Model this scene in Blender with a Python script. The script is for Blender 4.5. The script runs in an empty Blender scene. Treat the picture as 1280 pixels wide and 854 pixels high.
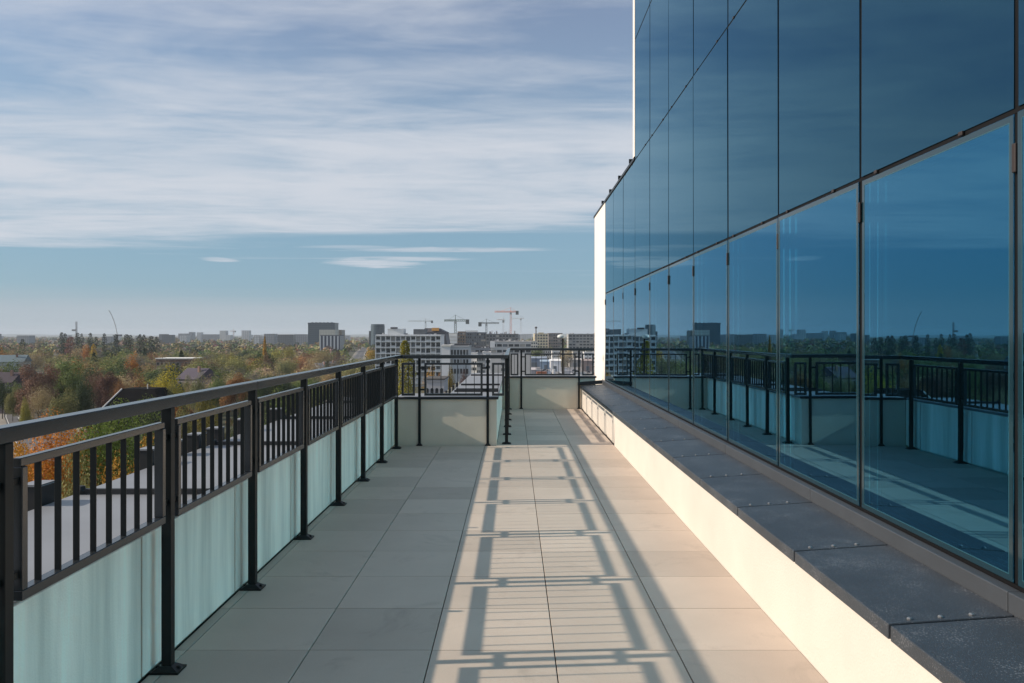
import bpy, bmesh, math, random
import numpy as np
from mathutils import Vector, Matrix
R = math.radians
random.seed(7); rng = np.random.default_rng(7)
S = bpy.context.scene
COL = S.collection

# ------------------------------------------------------------------ camera, world, sun, exposure
EYE = 1.548
F = 1005.0
VX, VY = 642.0, 418.0
cam = bpy.data.cameras.new('camera'); co = bpy.data.objects.new('camera', cam); COL.objects.link(co)
co.location = (0, 0, EYE); co.rotation_euler = (R(90), 0, 0)
cam.sensor_width = 36; cam.lens = F/1280*36; cam.shift_x = -2/1280; cam.shift_y = -9/1280
cam.clip_start = .05; cam.clip_end = 60000
S.camera = co

SUN_EL, SUN_DX, SUN_DY = R(27.1), 1.0, 0.078      # light travels towards +x and a little +y
w = bpy.data.worlds.new('World'); S.world = w; w.use_nodes = True
nt = w.node_tree; N = nt.nodes; L = nt.links
for n in list(N): N.remove(n)
def nd(t, **k):
    n = N.new(t)
    for a, b in k.items(): setattr(n, a, b)
    return n
def mth(op, a, b=None, c=None, clamp=False):
    n = N.new('ShaderNodeMath'); n.operation = op; n.use_clamp = clamp
    for i, v in enumerate((a, b, c)):
        if v is None: continue
        if isinstance(v, (int, float)): n.inputs[i].default_value = v
        else: L.new(v, n.inputs[i])
    return n.outputs[0]
def smooth(x, a, b):
    n = N.new('ShaderNodeMapRange'); n.interpolation_type = 'SMOOTHSTEP'
    L.new(x, n.inputs[0]); n.inputs[1].default_value = a; n.inputs[2].default_value = b
    n.inputs[3].default_value = 0; n.inputs[4].default_value = 1
    return n.outputs[0]
def noise(vec, scale, detail, rough=.5, dist=0.0):
    n = N.new('ShaderNodeTexNoise'); L.new(vec, n.inputs['Vector'])
    n.inputs['Scale'].default_value = scale; n.inputs['Detail'].default_value = detail
    n.inputs['Roughness'].default_value = rough; n.inputs['Distortion'].default_value = dist
    return n.outputs[0]
sky = nd('ShaderNodeTexSky', sky_type='NISHITA', sun_disc=False)
sky.sun_elevation = SUN_EL; sky.sun_rotation = math.atan2(-SUN_DX, -SUN_DY)
sky.altitude = 100; sky.air_density = 1.0; sky.dust_density = .8; sky.ozone_density = 1.6
tc = nd('ShaderNodeTexCoord')
sep = nd('ShaderNodeSeparateXYZ'); L.new(tc.outputs['Generated'], sep.inputs[0])
dx, dy, dz = sep.outputs
zc = mth('MAXIMUM', dz, .012)
px = mth('DIVIDE', dx, zc); py = mth('DIVIDE', dy, zc)       # point on the cloud plane, in cloud heights
cv = nd('ShaderNodeCombineXYZ'); L.new(px, cv.inputs[0]); L.new(py, cv.inputs[1])
def stretch(sx, sy, rot, off=0.0):
    m = nd('ShaderNodeMapping'); L.new(cv.outputs[0], m.inputs[0])
    m.inputs['Location'].default_value = (off, off*.7, off*.3)
    m.inputs['Rotation'].default_value = (0, 0, R(rot)); m.inputs['Scale'].default_value = (sx, sy, 1)
    return m.outputs[0]
big = noise(stretch(.40, .52, -35, 3.1), 1.0, 5, .55, .9)
streak = noise(stretch(.6, 1.3, -38, 1.7), 1.0, 7, .58, .7)
fine = noise(stretch(1.6, 3.4, -42, 5.2), 1.0, 7, .60, .9)
edge = noise(stretch(.16, .5, -12, 9.4), 1.0, 6, .6, .5)
# high veil, ending at its far edge some eight cloud heights away
reach = mth('ADD', py, mth('MULTIPLY', mth('SUBTRACT', edge, .5), 8.5))
reach = mth('ADD', reach, mth('MULTIPLY', px, .16))
veil_edge = mth('SUBTRACT', 1.0, smooth(reach, 6.6, 8.5))
body = mth('ADD', mth('MULTIPLY', big, .55), mth('ADD', mth('MULTIPLY', streak, .36), mth('MULTIPLY', fine, .22)))
thick = smooth(py, 2.2, 5.2)
veil = mth('MULTIPLY', smooth(mth('ADD', body, mth('ADD', .02, mth('MULTIPLY', thick, .15))), .43, .84), veil_edge)
veil = mth('MAXIMUM', mth('MULTIPLY', veil, .92), mth('MULTIPLY', veil_edge, .16))
veil = mth('MAXIMUM', veil, mth('MULTIPLY', smooth(dz, .42, .62), .48))      # unseen extra veil overhead, added to brighten the shaded surfaces
# thin wisps beyond the veil
wn = noise(stretch(.16, 1.1, -4, 21.3), 1.0, 5, .6, .3)
wisp = mth('MULTIPLY', smooth(wn, .60, .78), mth('MULTIPLY', smooth(py, 6.6, 8.2), mth('SUBTRACT', 1.0, smooth(py, 14.0, 18.0))))
wisp = mth('MULTIPLY', wisp, .55)
cl = mth('MAXIMUM', veil, wisp)
pn_ = noise(stretch(1.2, 2.6, -6, 13.0), 1.0, 6, .62, .8)
def puff(cx, cy, rx, ry, amt):          # one small cloud of the thin bank beyond the veil
    ex = mth('DIVIDE', mth('SUBTRACT', px, cx), rx); ey = mth('DIVIDE', mth('SUBTRACT', py, cy), ry)
    r2 = mth('ADD', mth('MULTIPLY', ex, ex), mth('MULTIPLY', ey, ey))
    v = mth('SUBTRACT', mth('ADD', pn_, .12), mth('MULTIPLY', r2, .42))
    return mth('MULTIPLY', smooth(v, .22, .66), amt)
for a in ((-1.95, 11.3, .75, 1.0, .75), (-1.35, 10.7, .9, .45, .6), (-3.95, 10.8, .28, .45, .6), (-.7, 9.5, 1.5, .35, .55), (-1.9, 9.2, .7, .25, .35)):
    cl = mth('MAXIMUM', cl, puff(*a))
hzn = noise(stretch(.05, .12, 0, 4.4), 1.0, 3, .5)
hz = mth('SUBTRACT', 1.0, smooth(mth('ADD', dz, mth('MULTIPLY', mth('SUBTRACT', hzn, .5), .03)), .020, .055))
hz = mth('MULTIPLY', hz, .85)
tint = nd('ShaderNodeMix', data_type='RGBA', blend_type='MULTIPLY'); tint.inputs[0].default_value = 1
L.new(sky.outputs[0], tint.inputs[6]); tint.inputs[7].default_value = (.80, .85, .93, 1)
low = nd('ShaderNodeMix', data_type='RGBA'); L.new(mth('MULTIPLY', mth('SUBTRACT', 1.0, smooth(dz, .10, .42)), .75), low.inputs[0])
L.new(tint.outputs[2], low.inputs[6]); low.inputs[7].default_value = (1.75, 3.1, 4.15, 1)
m1 = nd('ShaderNodeMix', data_type='RGBA'); L.new(cl, m1.inputs[0]); L.new(low.outputs[2], m1.inputs[6])
m1.inputs[7].default_value = (5.2, 5.45, 5.95, 1)
m2 = nd('ShaderNodeMix', data_type='RGBA'); L.new(hz, m2.inputs[0]); L.new(m1.outputs[2], m2.inputs[6])
m2.inputs[7].default_value = (3.5, 4.0, 4.45, 1)
bg = nd('ShaderNodeBackground'); L.new(m2.outputs[2], bg.inputs[0]); bg.inputs[1].default_value = .095
out = nd('ShaderNodeOutputWorld'); L.new(bg.outputs[0], out.inputs[0])

sl = bpy.data.lights.new('sun', 'SUN'); sl.energy = 4.1; sl.angle = R(.5); sl.color = (1, .87, .71)
so = bpy.data.objects.new('sun', sl); COL.objects.link(so)
hl = math.hypot(SUN_DX, SUN_DY)
sd = Vector((SUN_DX/hl*math.cos(SUN_EL), SUN_DY/hl*math.cos(SUN_EL), -math.sin(SUN_EL)))
so.rotation_euler = sd.to_track_quat('-Z', 'Y').to_euler(); so.location = (-20, 0, 30)
vs = S.view_settings
S.display_settings.display_device = 'sRGB'
vs.view_transform = 'Standard'; vs.look = 'None'; vs.gamma = 1; vs.use_curve_mapping = False; vs.exposure = .42
S.cycles.use_denoising = True
S.cycles.max_bounces = 8; S.cycles.transparent_max_bounces = 12; S.cycles.volume_bounces = 0
S.cycles.sample_clamp_indirect = 6; S.cycles.blur_glossy = .31

# ------------------------------------------------------------------ helpers
GROUND = -24.5
def X(pxl, d): return (pxl-VX)*d/F
def Z(pyl, d): return EYE-(pyl-VY)*d/F
def lin(c): return tuple(((v/255)/12.92 if v/255 <= .04045 else ((v/255+.055)/1.055)**2.4) for v in c)

MATS = {}
def mat(name, col, rough=.8, metal=0.0, var=0.0, scale=4.0, bump=0.0, bscale=60, spec=.5, island=0.0, objcol=False, stretchv=(1, 1, 1)):
    m = bpy.data.materials.new(name); m.use_nodes = True
    t = m.node_tree; b = t.nodes['Principled BSDF']
    b.inputs['Roughness'].default_value = rough; b.inputs['Metallic'].default_value = metal
    b.inputs['Specular IOR Level'].default_value = spec
    c = None
    if objcol:
        oi = t.nodes.new('ShaderNodeObjectInfo'); c = oi.outputs['Color']
    else:
        rgb = t.nodes.new('ShaderNodeRGB'); rgb.outputs[0].default_value = (*col, 1); c = rgb.outputs[0]
    gt = t.nodes.new('ShaderNodeTexCoord'); mp = t.nodes.new('ShaderNodeMapping'); mp.inputs['Scale'].default_value = stretchv
    t.links.new(gt.outputs['Object'], mp.inputs[0])
    def mul(c, f):
        h = t.nodes.new('ShaderNodeHueSaturation'); t.links.new(c, h.inputs['Color']); t.links.new(f, h.inputs['Value']); return h.outputs[0]
    if var:
        n = t.nodes.new('ShaderNodeTexNoise'); n.inputs['Scale'].default_value = scale; n.inputs['Detail'].default_value = 6; n.inputs['Roughness'].default_value = .62
        t.links.new(mp.outputs[0], n.inputs[0])
        r = t.nodes.new('ShaderNodeMapRange'); r.inputs[1].default_value = .3; r.inputs[2].default_value = .7
        r.inputs[3].default_value = 1-var; r.inputs[4].default_value = 1+var; t.links.new(n.outputs[0], r.inputs[0]); c = mul(c, r.outputs[0])
    if island:
        g = t.nodes.new('ShaderNodeNewGeometry')
        r = t.nodes.new('ShaderNodeMapRange'); r.inputs[3].default_value = 1-island; r.inputs[4].default_value = 1+island*1.25
        t.links.new(g.outputs['Random Per Island'], r.inputs[0]); c = mul(c, r.outputs[0])
    t.links.new(c, b.inputs['Base Color'])
    if bump:
        n = t.nodes.new('ShaderNodeTexNoise'); n.inputs['Scale'].default_value = bscale; n.inputs['Detail'].default_value = 5
        t.links.new(gt.outputs['Object'], n.inputs[0])
        bp = t.nodes.new('ShaderNodeBump'); bp.inputs['Strength'].default_value = bump; bp.inputs['Distance'].default_value = .01
        t.links.new(n.outputs[0], bp.inputs['Height']); t.links.new(bp.outputs[0], b.inputs['Normal'])
    MATS[name] = m
    return m

class MB:
    def __init__(s): s.v = []; s.f = []; s.mi = []
    def quadbox(s, pts, mi=0):       # 8 points: bottom ring then top ring
        n = len(s.v); s.v += [tuple(p) for p in pts]
        for q in ((3,2,1,0), (4,5,6,7), (0,1,5,4), (1,2,6,5), (2,3,7,6), (3,0,4,7)):
            s.f.append(tuple(n+i for i in q)); s.mi.append(mi)
        return s
    def box(s, x0, x1, y0, y1, z0, z1, mi=0):
        return s.quadbox([(x0,y0,z0),(x1,y0,z0),(x1,y1,z0),(x0,y1,z0),(x0,y0,z1),(x1,y0,z1),(x1,y1,z1),(x0,y1,z1)], mi)
    def bar(s, a, b, r, mi=0, r2=None, n=4, rot=math.pi/4):
        a = Vector(a); b = Vector(b); d = (b-a).normalized()
        u = d.orthogonal().normalized() if abs(d.z) < .99 else Vector((1,0,0)); u = (u-d*u.dot(d)).normalized(); v = d.cross(u)
        r2 = r if r2 is None else r2; k = len(s.v)
        for p, rr in ((a, r), (b, r2)):
            for i in range(n):
                t = rot+2*math.pi*i/n; s.v.append(tuple(p+u*(rr*math.cos(t))+v*(rr*math.sin(t))))
        for i in range(n):
            j = (i+1) % n; s.f.append((k+i, k+j, k+n+j, k+n+i)); s.mi.append(mi)
        s.f.append(tuple(k+i for i in reversed(range(n)))); s.mi.append(mi)
        s.f.append(tuple(k+n+i for i in range(n))); s.mi.append(mi)
        return s
    def lathe(s, prof, c=(0,0,0), n=16, mi=0):
        k = len(s.v)
        for (r, z) in prof:
            for i in range(n):
                t = 2*math.pi*i/n; s.v.append((c[0]+r*math.cos(t), c[1]+r*math.sin(t), c[2]+z))
        for q in range(len(prof)-1):
            for i in range(n):
                j = (i+1) % n; s.f.append((k+q*n+i, k+q*n+j, k+(q+1)*n+j, k+(q+1)*n+i)); s.mi.append(mi)
        s.f.append(tuple(k+i for i in reversed(range(n)))); s.mi.append(mi)
        s.f.append(tuple(k+(len(prof)-1)*n+i for i in range(n))); s.mi.append(mi)
        return s
    def mesh(s, name, mats, bevel=0, smoothf=False):
        me = bpy.data.meshes.new(name); me.from_pydata(s.v, [], s.f)
        for m in (mats if isinstance(mats, (list, tuple)) else [mats]): me.materials.append(m)
        me.polygons.foreach_set('material_index', s.mi)
        bm = bmesh.new(); bm.from_mesh(me)
        if bevel: bmesh.ops.bevel(bm, geom=list(bm.edges), offset=bevel, segments=2, affect='EDGES', clamp_overlap=True, profile=.5)
        bmesh.ops.recalc_face_normals(bm, faces=bm.faces); bm.to_mesh(me); bm.free()
        if smoothf: me.polygons.foreach_set('use_smooth', [True]*len(me.polygons))
        me.update(); return me
    def build(s, name, mats, parent=None, bevel=0, smoothf=False, loc=None, rz=0):
        return link(name, s.mesh(name, mats, bevel, smoothf), parent, loc, rz)
def link(name, me, parent=None, loc=None, rz=0):
    o = bpy.data.objects.new(name, me); COL.objects.link(o)
    if parent: o.parent = parent
    if loc: o.location = loc
    if rz: o.rotation_euler.z = rz
    return o
def tag(o, label, cat, group=None):
    o['label'] = label; o['category'] = cat
    if group: o['group'] = group
    return o
def thing(name, label, cat, loc=(0,0,0), rz=0, group=None):
    o = bpy.data.objects.new(name, None); COL.objects.link(o); o.location = loc; o.rotation_euler.z = rz
    o.empty_display_size = .2
    return tag(o, label, cat, group)
def struct(o, kind='structure'): o['kind'] = kind; return o
def dup_tree(o, parent=None):
    c = o.copy(); COL.objects.link(c)
    if parent: c.parent = parent
    for ch in o.children: dup_tree(ch, c)
    return c

# ------------------------------------------------------------------ materials
M_black = mat('black_paint', (.006, .009, .010), .42, var=.15, scale=9, spec=.3)
M_rail = mat('anthracite_paint', (.024, .028, .032), .22, var=.05, scale=2, spec=.7)
M_cream = mat('cream_render', (.70, .63, .51), .9, var=.07, scale=1.4, bump=.25, bscale=180)
M_white = mat('white_render', (.575, .525, .47), .9, var=.06, scale=1.3, bump=.3, bscale=90)
M_panel = mat('pale_green_panel', (.90, .82, .69), .7, var=.36, scale=.6, bump=.2, bscale=120, stretchv=(1, 6, .45))  # upright streaks: some real staining, some sun off the glass painted into the colour
M_cope = mat('grey_sheet_metal', (.24, .25, .27), .45, var=.08, scale=1.5)
M_dark = mat('dark_metal', (.02, .021, .024), .5, var=.1)
M_cream_end = mat('white_cladding', (.76, .71, .65), .85, var=.03, scale=1)

M_gap = mat('joint_dirt', (.035, .032, .028), .95)
def floor_mat():
    m = mat('beige_paver', (.485, .402, .334), .72, var=.08, scale=1.1, island=.10, bump=.12, bscale=220)
    t = m.node_tree; b = t.nodes['Principled BSDF']
    n = t.nodes.new('ShaderNodeTexNoise'); n.inputs['Scale'].default_value = 260; n.inputs['Detail'].default_value = 2
    g = t.nodes.new('ShaderNodeTexCoord'); t.links.new(g.outputs['Object'], n.inputs[0])
    n2 = t.nodes.new('ShaderNodeTexNoise'); n2.inputs['Scale'].default_value = 2.2; n2.inputs['Detail'].default_value = 7; n2.inputs['Roughness'].default_value = .7; n2.inputs['Distortion'].default_value = .8
    t.links.new(g.outputs['Object'], n2.inputs[0])
    old = b.inputs['Base Color'].links[0].from_socket
    h = t.nodes.new('ShaderNodeHueSaturation'); t.links.new(old, h.inputs['Color'])
    r = t.nodes.new('ShaderNodeMapRange'); r.inputs[1].default_value = .3; r.inputs[2].default_value = .7; r.inputs[3].default_value = .88; r.inputs[4].default_value = 1.08
    t.links.new(n.outputs[0], r.inputs[0])
    r2 = t.nodes.new('ShaderNodeMapRange'); r2.inputs[1].default_value = .56; r2.inputs[2].default_value = .75; r2.inputs[3].default_value = 1; r2.inputs[4].default_value = .78
    t.links.new(n2.outputs[0], r2.inputs[0])
    mu = t.nodes.new('ShaderNodeMath'); mu.operation = 'MULTIPLY'; t.links.new(r.outputs[0], mu.inputs[0]); t.links.new(r2.outputs[0], mu.inputs[1])
    t.links.new(mu.outputs[0], h.inputs['Value']); t.links.new(h.outputs[0], b.inputs['Base Color'])
    return m
M_floor = floor_mat()

def slab_mat():      # dark coated slab with pale specks
    m = mat('speckled_slab', (.036, .043, .053), .45, var=.18, scale=2.5, bump=.25, bscale=300)
    t = m.node_tree; b = t.nodes['Principled BSDF']
    g = t.nodes.new('ShaderNodeTexCoord')
    v = t.nodes.new('ShaderNodeTexVoronoi'); v.inputs['Scale'].default_value = 105; t.links.new(g.outputs['Object'], v.inputs[0])
    n = t.nodes.new('ShaderNodeTexNoise'); n.inputs['Scale'].default_value = 5; n.inputs['Detail'].default_value = 5; t.links.new(g.outputs['Object'], n.inputs[0])
    c = t.nodes.new('ShaderNodeMath'); c.operation = 'LESS_THAN'; t.links.new(v.outputs['Distance'], c.inputs[0])
    th = t.nodes.new('ShaderNodeMapRange'); th.inputs[1].default_value = .42; th.inputs[2].default_value = .72; th.inputs[3].default_value = .16; th.inputs[4].default_value = .46
    t.links.new(n.outputs[0], th.inputs[0]); t.links.new(th.outputs[0], c.inputs[1])
    old = b.inputs['Base Color'].links[0].from_socket
    mx = t.nodes.new('ShaderNodeMix'); mx.data_type = 'RGBA'; t.links.new(c.outputs[0], mx.inputs[0]); t.links.new(old, mx.inputs[6]); mx.inputs[7].default_value = (.105, .112, .125, 1)
    t.links.new(mx.outputs[2], b.inputs['Base Color'])
    return m
M_slab = slab_mat()

def glass_mat(name, tint, f0, body, trans=None):
    m = bpy.data.materials.new(name); m.use_nodes = True; t = m.node_tree
    for n in list(t.nodes): t.nodes.remove(n)
    o = t.nodes.new('ShaderNodeOutputMaterial')
    fr = t.nodes.new('ShaderNodeFresnel'); fr.inputs[0].default_value = 1.5
    mr = t.nodes.new('ShaderNodeMapRange'); mr.inputs[1].default_value = .04; mr.inputs[2].default_value = 1; mr.inputs[3].default_value = f0; mr.inputs[4].default_value = 1
    t.links.new(fr.outputs[0], mr.inputs[0])
    ct = t.nodes.new('ShaderNodeMix'); ct.data_type = 'RGBA'; t.links.new(fr.outputs[0], ct.inputs[0]); ct.inputs[6].default_value = (*tint, 1); ct.inputs[7].default_value = (.92, 1, 1, 1)
    gl = t.nodes.new('ShaderNodeBsdfGlossy'); gl.inputs['Roughness'].default_value = 0; t.links.new(ct.outputs[2], gl.inputs[0])
    g = t.nodes.new('ShaderNodeTexCoord'); nn = t.nodes.new('ShaderNodeTexNoise'); nn.inputs['Scale'].default_value = .9; nn.inputs['Detail'].default_value = 1
    t.links.new(g.outputs['Object'], nn.inputs[0])
    bp = t.nodes.new('ShaderNodeBump'); bp.inputs['Strength'].default_value = .012; bp.inputs['Distance'].default_value = .05; t.links.new(nn.outputs[0], bp.inputs['Height']); t.links.new(bp.outputs[0], gl.inputs['Normal'])
    df = t.nodes.new('ShaderNodeBsdfDiffuse'); df.inputs[0].default_value = (*body, 1); base = df.outputs[0]
    if trans:
        tr = t.nodes.new('ShaderNodeBsdfTransparent'); tr.inputs[0].default_value = (*trans, 1)
        mx0 = t.nodes.new('ShaderNodeMixShader'); mx0.inputs[0].default_value = .88
        t.links.new(base, mx0.inputs[1]); t.links.new(tr.outputs[0], mx0.inputs[2]); base = mx0.outputs[0]
    mx = t.nodes.new('ShaderNodeMixShader'); t.links.new(mr.outputs[0], mx.inputs[0]); t.links.new(base, mx.inputs[1]); t.links.new(gl.outputs[0], mx.inputs[2])
    t.links.new(mx.outputs[0], o.inputs[0]); return m
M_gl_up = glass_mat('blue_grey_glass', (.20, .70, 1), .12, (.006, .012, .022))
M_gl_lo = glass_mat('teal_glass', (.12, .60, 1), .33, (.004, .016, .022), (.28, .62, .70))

# ------------------------------------------------------------------ terrace floor
XL, XR, DN, DF = -1.66, 1.40, 11.2, 16.7
XRET = -.236
b = MB()
jx = [XL, -1.601, -1.001, -.401, .199, .799, XR]
for i in range(6):
    for k in range(-10, 28):
        y0 = .342+.6*k; y1 = y0+.6
        x0, x1 = jx[i]+.0028, jx[i+1]-.0028
        if y0 > DF-.05: continue
        y1 = min(y1, DF)
        if y0 >= DN-.1:
            if x1 < XRET+.05: continue
            x0 = max(x0, XRET+.002)
        elif y1 > DN and x1 < XRET: y1 = DN
        b.box(x0, x1, y0+.0026, y1-.0026, -.03, random.uniform(-.0006, .0006))
fl = struct(b.build('terrace_floor', M_floor, bevel=.0015))
b = MB(); b.box(XL-.02, XR+.02, -6, DN, -.08, -.012); b.box(XRET-.02, XR+.02, DN, DF, -.08, -.012)
struct(b.build('terrace_base', M_gap))

# ------------------------------------------------------------------ parapets
PH = .645
pt = thing('parapet_wall', 'long low left parapet wall of pale green panels with grey metal coping', 'parapet wall')
b = MB(); b.box(XL-.30, XL-.032, -6, DN, -.3, PH); b.build('wall_core', M_cream, pt)
MB().box(XL-.0318, XL-.0303, -6, DN-.01, .005, PH-.005).build('joint_backing', M_gap, pt)
for k in range(-7, 7):
    y0 = 3.59+1.2*k
    y1 = min(y0+1.2, DN)
    if y1 - y0 < .1: continue
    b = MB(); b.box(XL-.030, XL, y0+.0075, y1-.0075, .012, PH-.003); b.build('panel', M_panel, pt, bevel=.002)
b = MB(); b.box(XL-.74, XL-.012, -6, DN, PH, PH+.030); b.build('coping', M_cope, pt, bevel=.006)
b = MB(); b.box(XL-.70, XL-.31, -6, DN, PH-.2, PH-.003); b.build('soffit', M_dark, pt)
sm = MB(); sm.box(-.70, 0, -.012, .012, 0, .028); sm.lathe([(.022, 0), (.026, .02), (.018, .042), (.004, .046)], (-.70, 0, 0), 10)
seam_me = sm.mesh('seam', M_dark, .003)
for k in range(-2, 4):
    link('seam', seam_me, pt, (XL, 4.39+1.94*k, PH+.033))
pn = thing('parapet_wall', 'short beige parapet wall crossing the terrace at the near railing with a lit triangle', 'parapet wall')
b = MB(); b.box(XL+.002, XRET, DN, DN+.28, -.3, PH); b.build('wall_core', M_cream, pn, bevel=.004)
b = MB(); b.box(XL+.03, XRET+.025, DN-.024, DN+.62, PH+.002, PH+.036); b.build('coping', M_cope, pn, bevel=.006)
b = MB(); b.box(XL+.03, XRET+.026, DN-.027, DN-.023, PH-.002, PH+.030); b.build('coping_edge', M_dark, pn)
pr = thing('parapet_wall', 'receding pale parapet wall under the middle railing run, seen edge on', 'parapet wall')
b = MB(); b.box(XRET-.28, XRET-.03, DN+.285, DF, -.3, PH); b.build('wall_core', M_cream, pr)
for k in range(5):
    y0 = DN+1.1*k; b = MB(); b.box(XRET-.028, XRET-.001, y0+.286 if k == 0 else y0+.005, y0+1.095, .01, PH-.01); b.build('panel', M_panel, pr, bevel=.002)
b = MB(); b.box(XRET-.70, XRET+.022, DN+.625, DF+1.4, PH+.001, PH+.034); b.build('coping', M_cope, pr, bevel=.006)
seam_short = MB().box(-.66, 0, -.02, .02, 0, .03).mesh('seam', M_dark, .003)
for y in (12.15, 12.5, 13.7, 16.9): link('seam', seam_short, pr, (XRET, y, PH+.033))
pf = thing('parapet_wall', 'beige parapet wall closing the far end of the terrace with slanted sun patch', 'parapet wall')
b = MB(); b.box(XRET-.001, 1.70, DF, DF+.3, -.3, PH); b.build('wall_core', M_cream, pf)
b = MB(); b.box(XRET+.025, 1.72, DF-.024, DF+.5, PH+.002, PH+.036); b.build('coping', M_cope, pf, bevel=.006)
b = MB(); b.box(XRET+.025, 1.72, DF-.027, DF-.023, PH-.002, PH+.030); b.build('coping_edge', M_dark, pf)

# dark boxes along the outer edge of the left coping
bx = MB(); bx.box(-.05, .05, -.07, .07, 0, .26, 0); bx.box(-.056, .056, -.076, .076, .255, .268, 1)
box_me = bx.mesh('edge_box', [M_dark, M_cope], .004)
for i, (d, l) in enumerate([(4.15, 'black box on the outer coping edge behind the first full railing bay'), (5.42, 'black box on the outer coping edge just before the second full post'),
        (5.82, 'black box on the outer coping edge just behind the second full post'), (6.22, 'black box on the coping edge behind the third bay, middle of three'),
        (6.62, 'black box on the coping edge beside the crosswise seam'), (7.3, 'black box on the coping edge near the fourth post'), (8.3, 'farthest black box on the outer coping edge')]):
    o = tag(link('edge_box', box_me, None, (XL-.795, d, PH-.13)), l, 'metal box', 'black boxes along the outer coping edge')

# ------------------------------------------------------------------ railings
RT, RB = 1.262, 1.212
post_b = MB(); post_b.box(-.0225, .0225, -.0225, .0225, .02, RB-.002)
post_me = post_b.mesh('post', M_black, .003)
plate = MB(); plate.box(-.065, .065, -.05, .05, 0, .010)
plate.quadbox([(-.06,-.045,.009),(.06,-.045,.009),(.06,.045,.009),(-.06,.045,.009),(-.025,-.025,.03),(.025,-.025,.03),(.025,.025,.03),(-.025,.025,.03)])
for sx in (-1, 1): plate.lathe([(.009, .0), (.009, .022), (.004, .026)], (sx*.048, 0, 0), 8)
plate_me = plate.mesh('base_plate', M_black)
brk = MB(); brk.box(-.010, .010, -.05, .05, -.012, .012); brk_me = brk.mesh('bracket', M_black, .002)
knuckle = MB(); knuckle.box(-.016, .016, -.016, .016, 0, .03); cap_me = knuckle.mesh('rail_mount', M_black)
bal = MB(); bal.box(-.011, .011, -.004, .004, .727, 1.126); bal_me = bal.mesh('baluster', M_black, .0015)
def frame_me(length):
    f = MB(); h = length/2
    f.box(-.015, .015, -h, h, 1.124, 1.152); f.box(-.020, .020, -h, h, .695, .728)
    f.box(-.020, .020, -h, -h+.03, .7285, 1.1235); f.box(-.020, .020, h-.03, h, .7285, 1.1235)
    return f.mesh('panel_frame', M_rail, .0025)
FM = {}
def railing(root, p0, ang, posts, length0, length1, rail_cuts=(), slim=False):
    """built along local +y from p0; posts are local y positions"""
    root.location = p0; root.rotation_euler.z = ang
    cuts = [length0]+list(rail_cuts)+[length1]
    for a, c in zip(cuts[:-1], cuts[1:]):
        b = MB(); b.box(-.028, .032, a+.0015, c-.0015, RB, RT); b.build('handrail', M_rail, root, bevel=.004)
    for y in posts:
        p = link('post', post_me, root, (0, y, 0))
        if slim: p.location.x = -.0125; p.scale = (.5, .8, 1)
        link('base_plate', plate_me, p)
        link('rail_mount', cap_me, p, (0, 0, RB-.03))
    for a, c in zip(posts[:-1], posts[1:]):
        ln = round(c-a-.14, 3)
        if ln < .12: continue
        if ln not in FM: FM[ln] = frame_me(ln)
        mid = (a+c)/2
        fr = link('panel_frame', FM[ln], root, (0, mid, 0))
        n = max(1, round(ln/.12)-1)
        for i in range(n): link('baluster', bal_me, fr, (0, -ln/2+ln*(i+1)/(n+1), 0))
        for yy in (-ln/2-.032, ln/2+.032):
            for zz in (.78, 1.08): link('bracket', brk_me, fr, (0, yy, zz))
XP = -1.59
rl = thing('railing', 'long black balustrade along the left side of the terrace with flat handrail', 'railing')
railing(rl, (XP, 0, 0), 0, [-3.5+1.2*k for k in range(13)], -5, 11.16, (.1, 4.9))
rn = thing('railing', 'short black balustrade crossing in front of the beige parapet wall', 'railing')
railing(rn, (0, 11.175, 0), R(-90), [-1.31, -.36], -1.56, -.06, slim=True)
def part_panel(root, a, c):
    ln = round(c-a, 3)
    if ln not in FM: FM[ln] = frame_me(ln)
    fr = link('panel_frame', FM[ln], root, (0, (a+c)/2, 0)); n = max(1, round(ln/.2)-1)
    for i in range(n): link('baluster', bal_me, fr, (0, -ln/2+ln*(i+1)/(n+1), 0))
part_panel(rn, -1.555, -1.37); part_panel(rn, -.30, -.13)
rr = thing('railing', 'black balustrade running away along the middle of the terrace, seen end on', 'railing')
railing(rr, (-.10, 0, 0), 0, [11.36, 12.4, 13.45, 14.5, 15.55, 16.58], 11.10, 16.60)
rf = thing('railing', 'black balustrade across the far end of the terrace, before the town', 'railing')
railing(rf, (0, 16.675, 0), R(-90), [.159, 1.357], -.07, 1.67, slim=True)
part_panel(rf, -.065, .10); part_panel(rf, 1.42, 1.66)

lp = thing('pole_lamp', 'black pole with small pale round head behind the far balustrade', 'pole lamp', (X(703.5, 17.0), 17.0, PH+.055))
MB().lathe([(.05, 0), (.05, .012), (.022, .02), (.020, .76)], n=12).build('pole', M_black, lp, smoothf=False)
MB().lathe([(.02, .76), (.075, .775), (.085, .80), (.07, .83), (.03, .845), (.004, .848)], (-.035, 0, 0), 18).build('lamp_head', mat('pale_plastic', (.55, .58, .58), .5), lp, smoothf=True)

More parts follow.
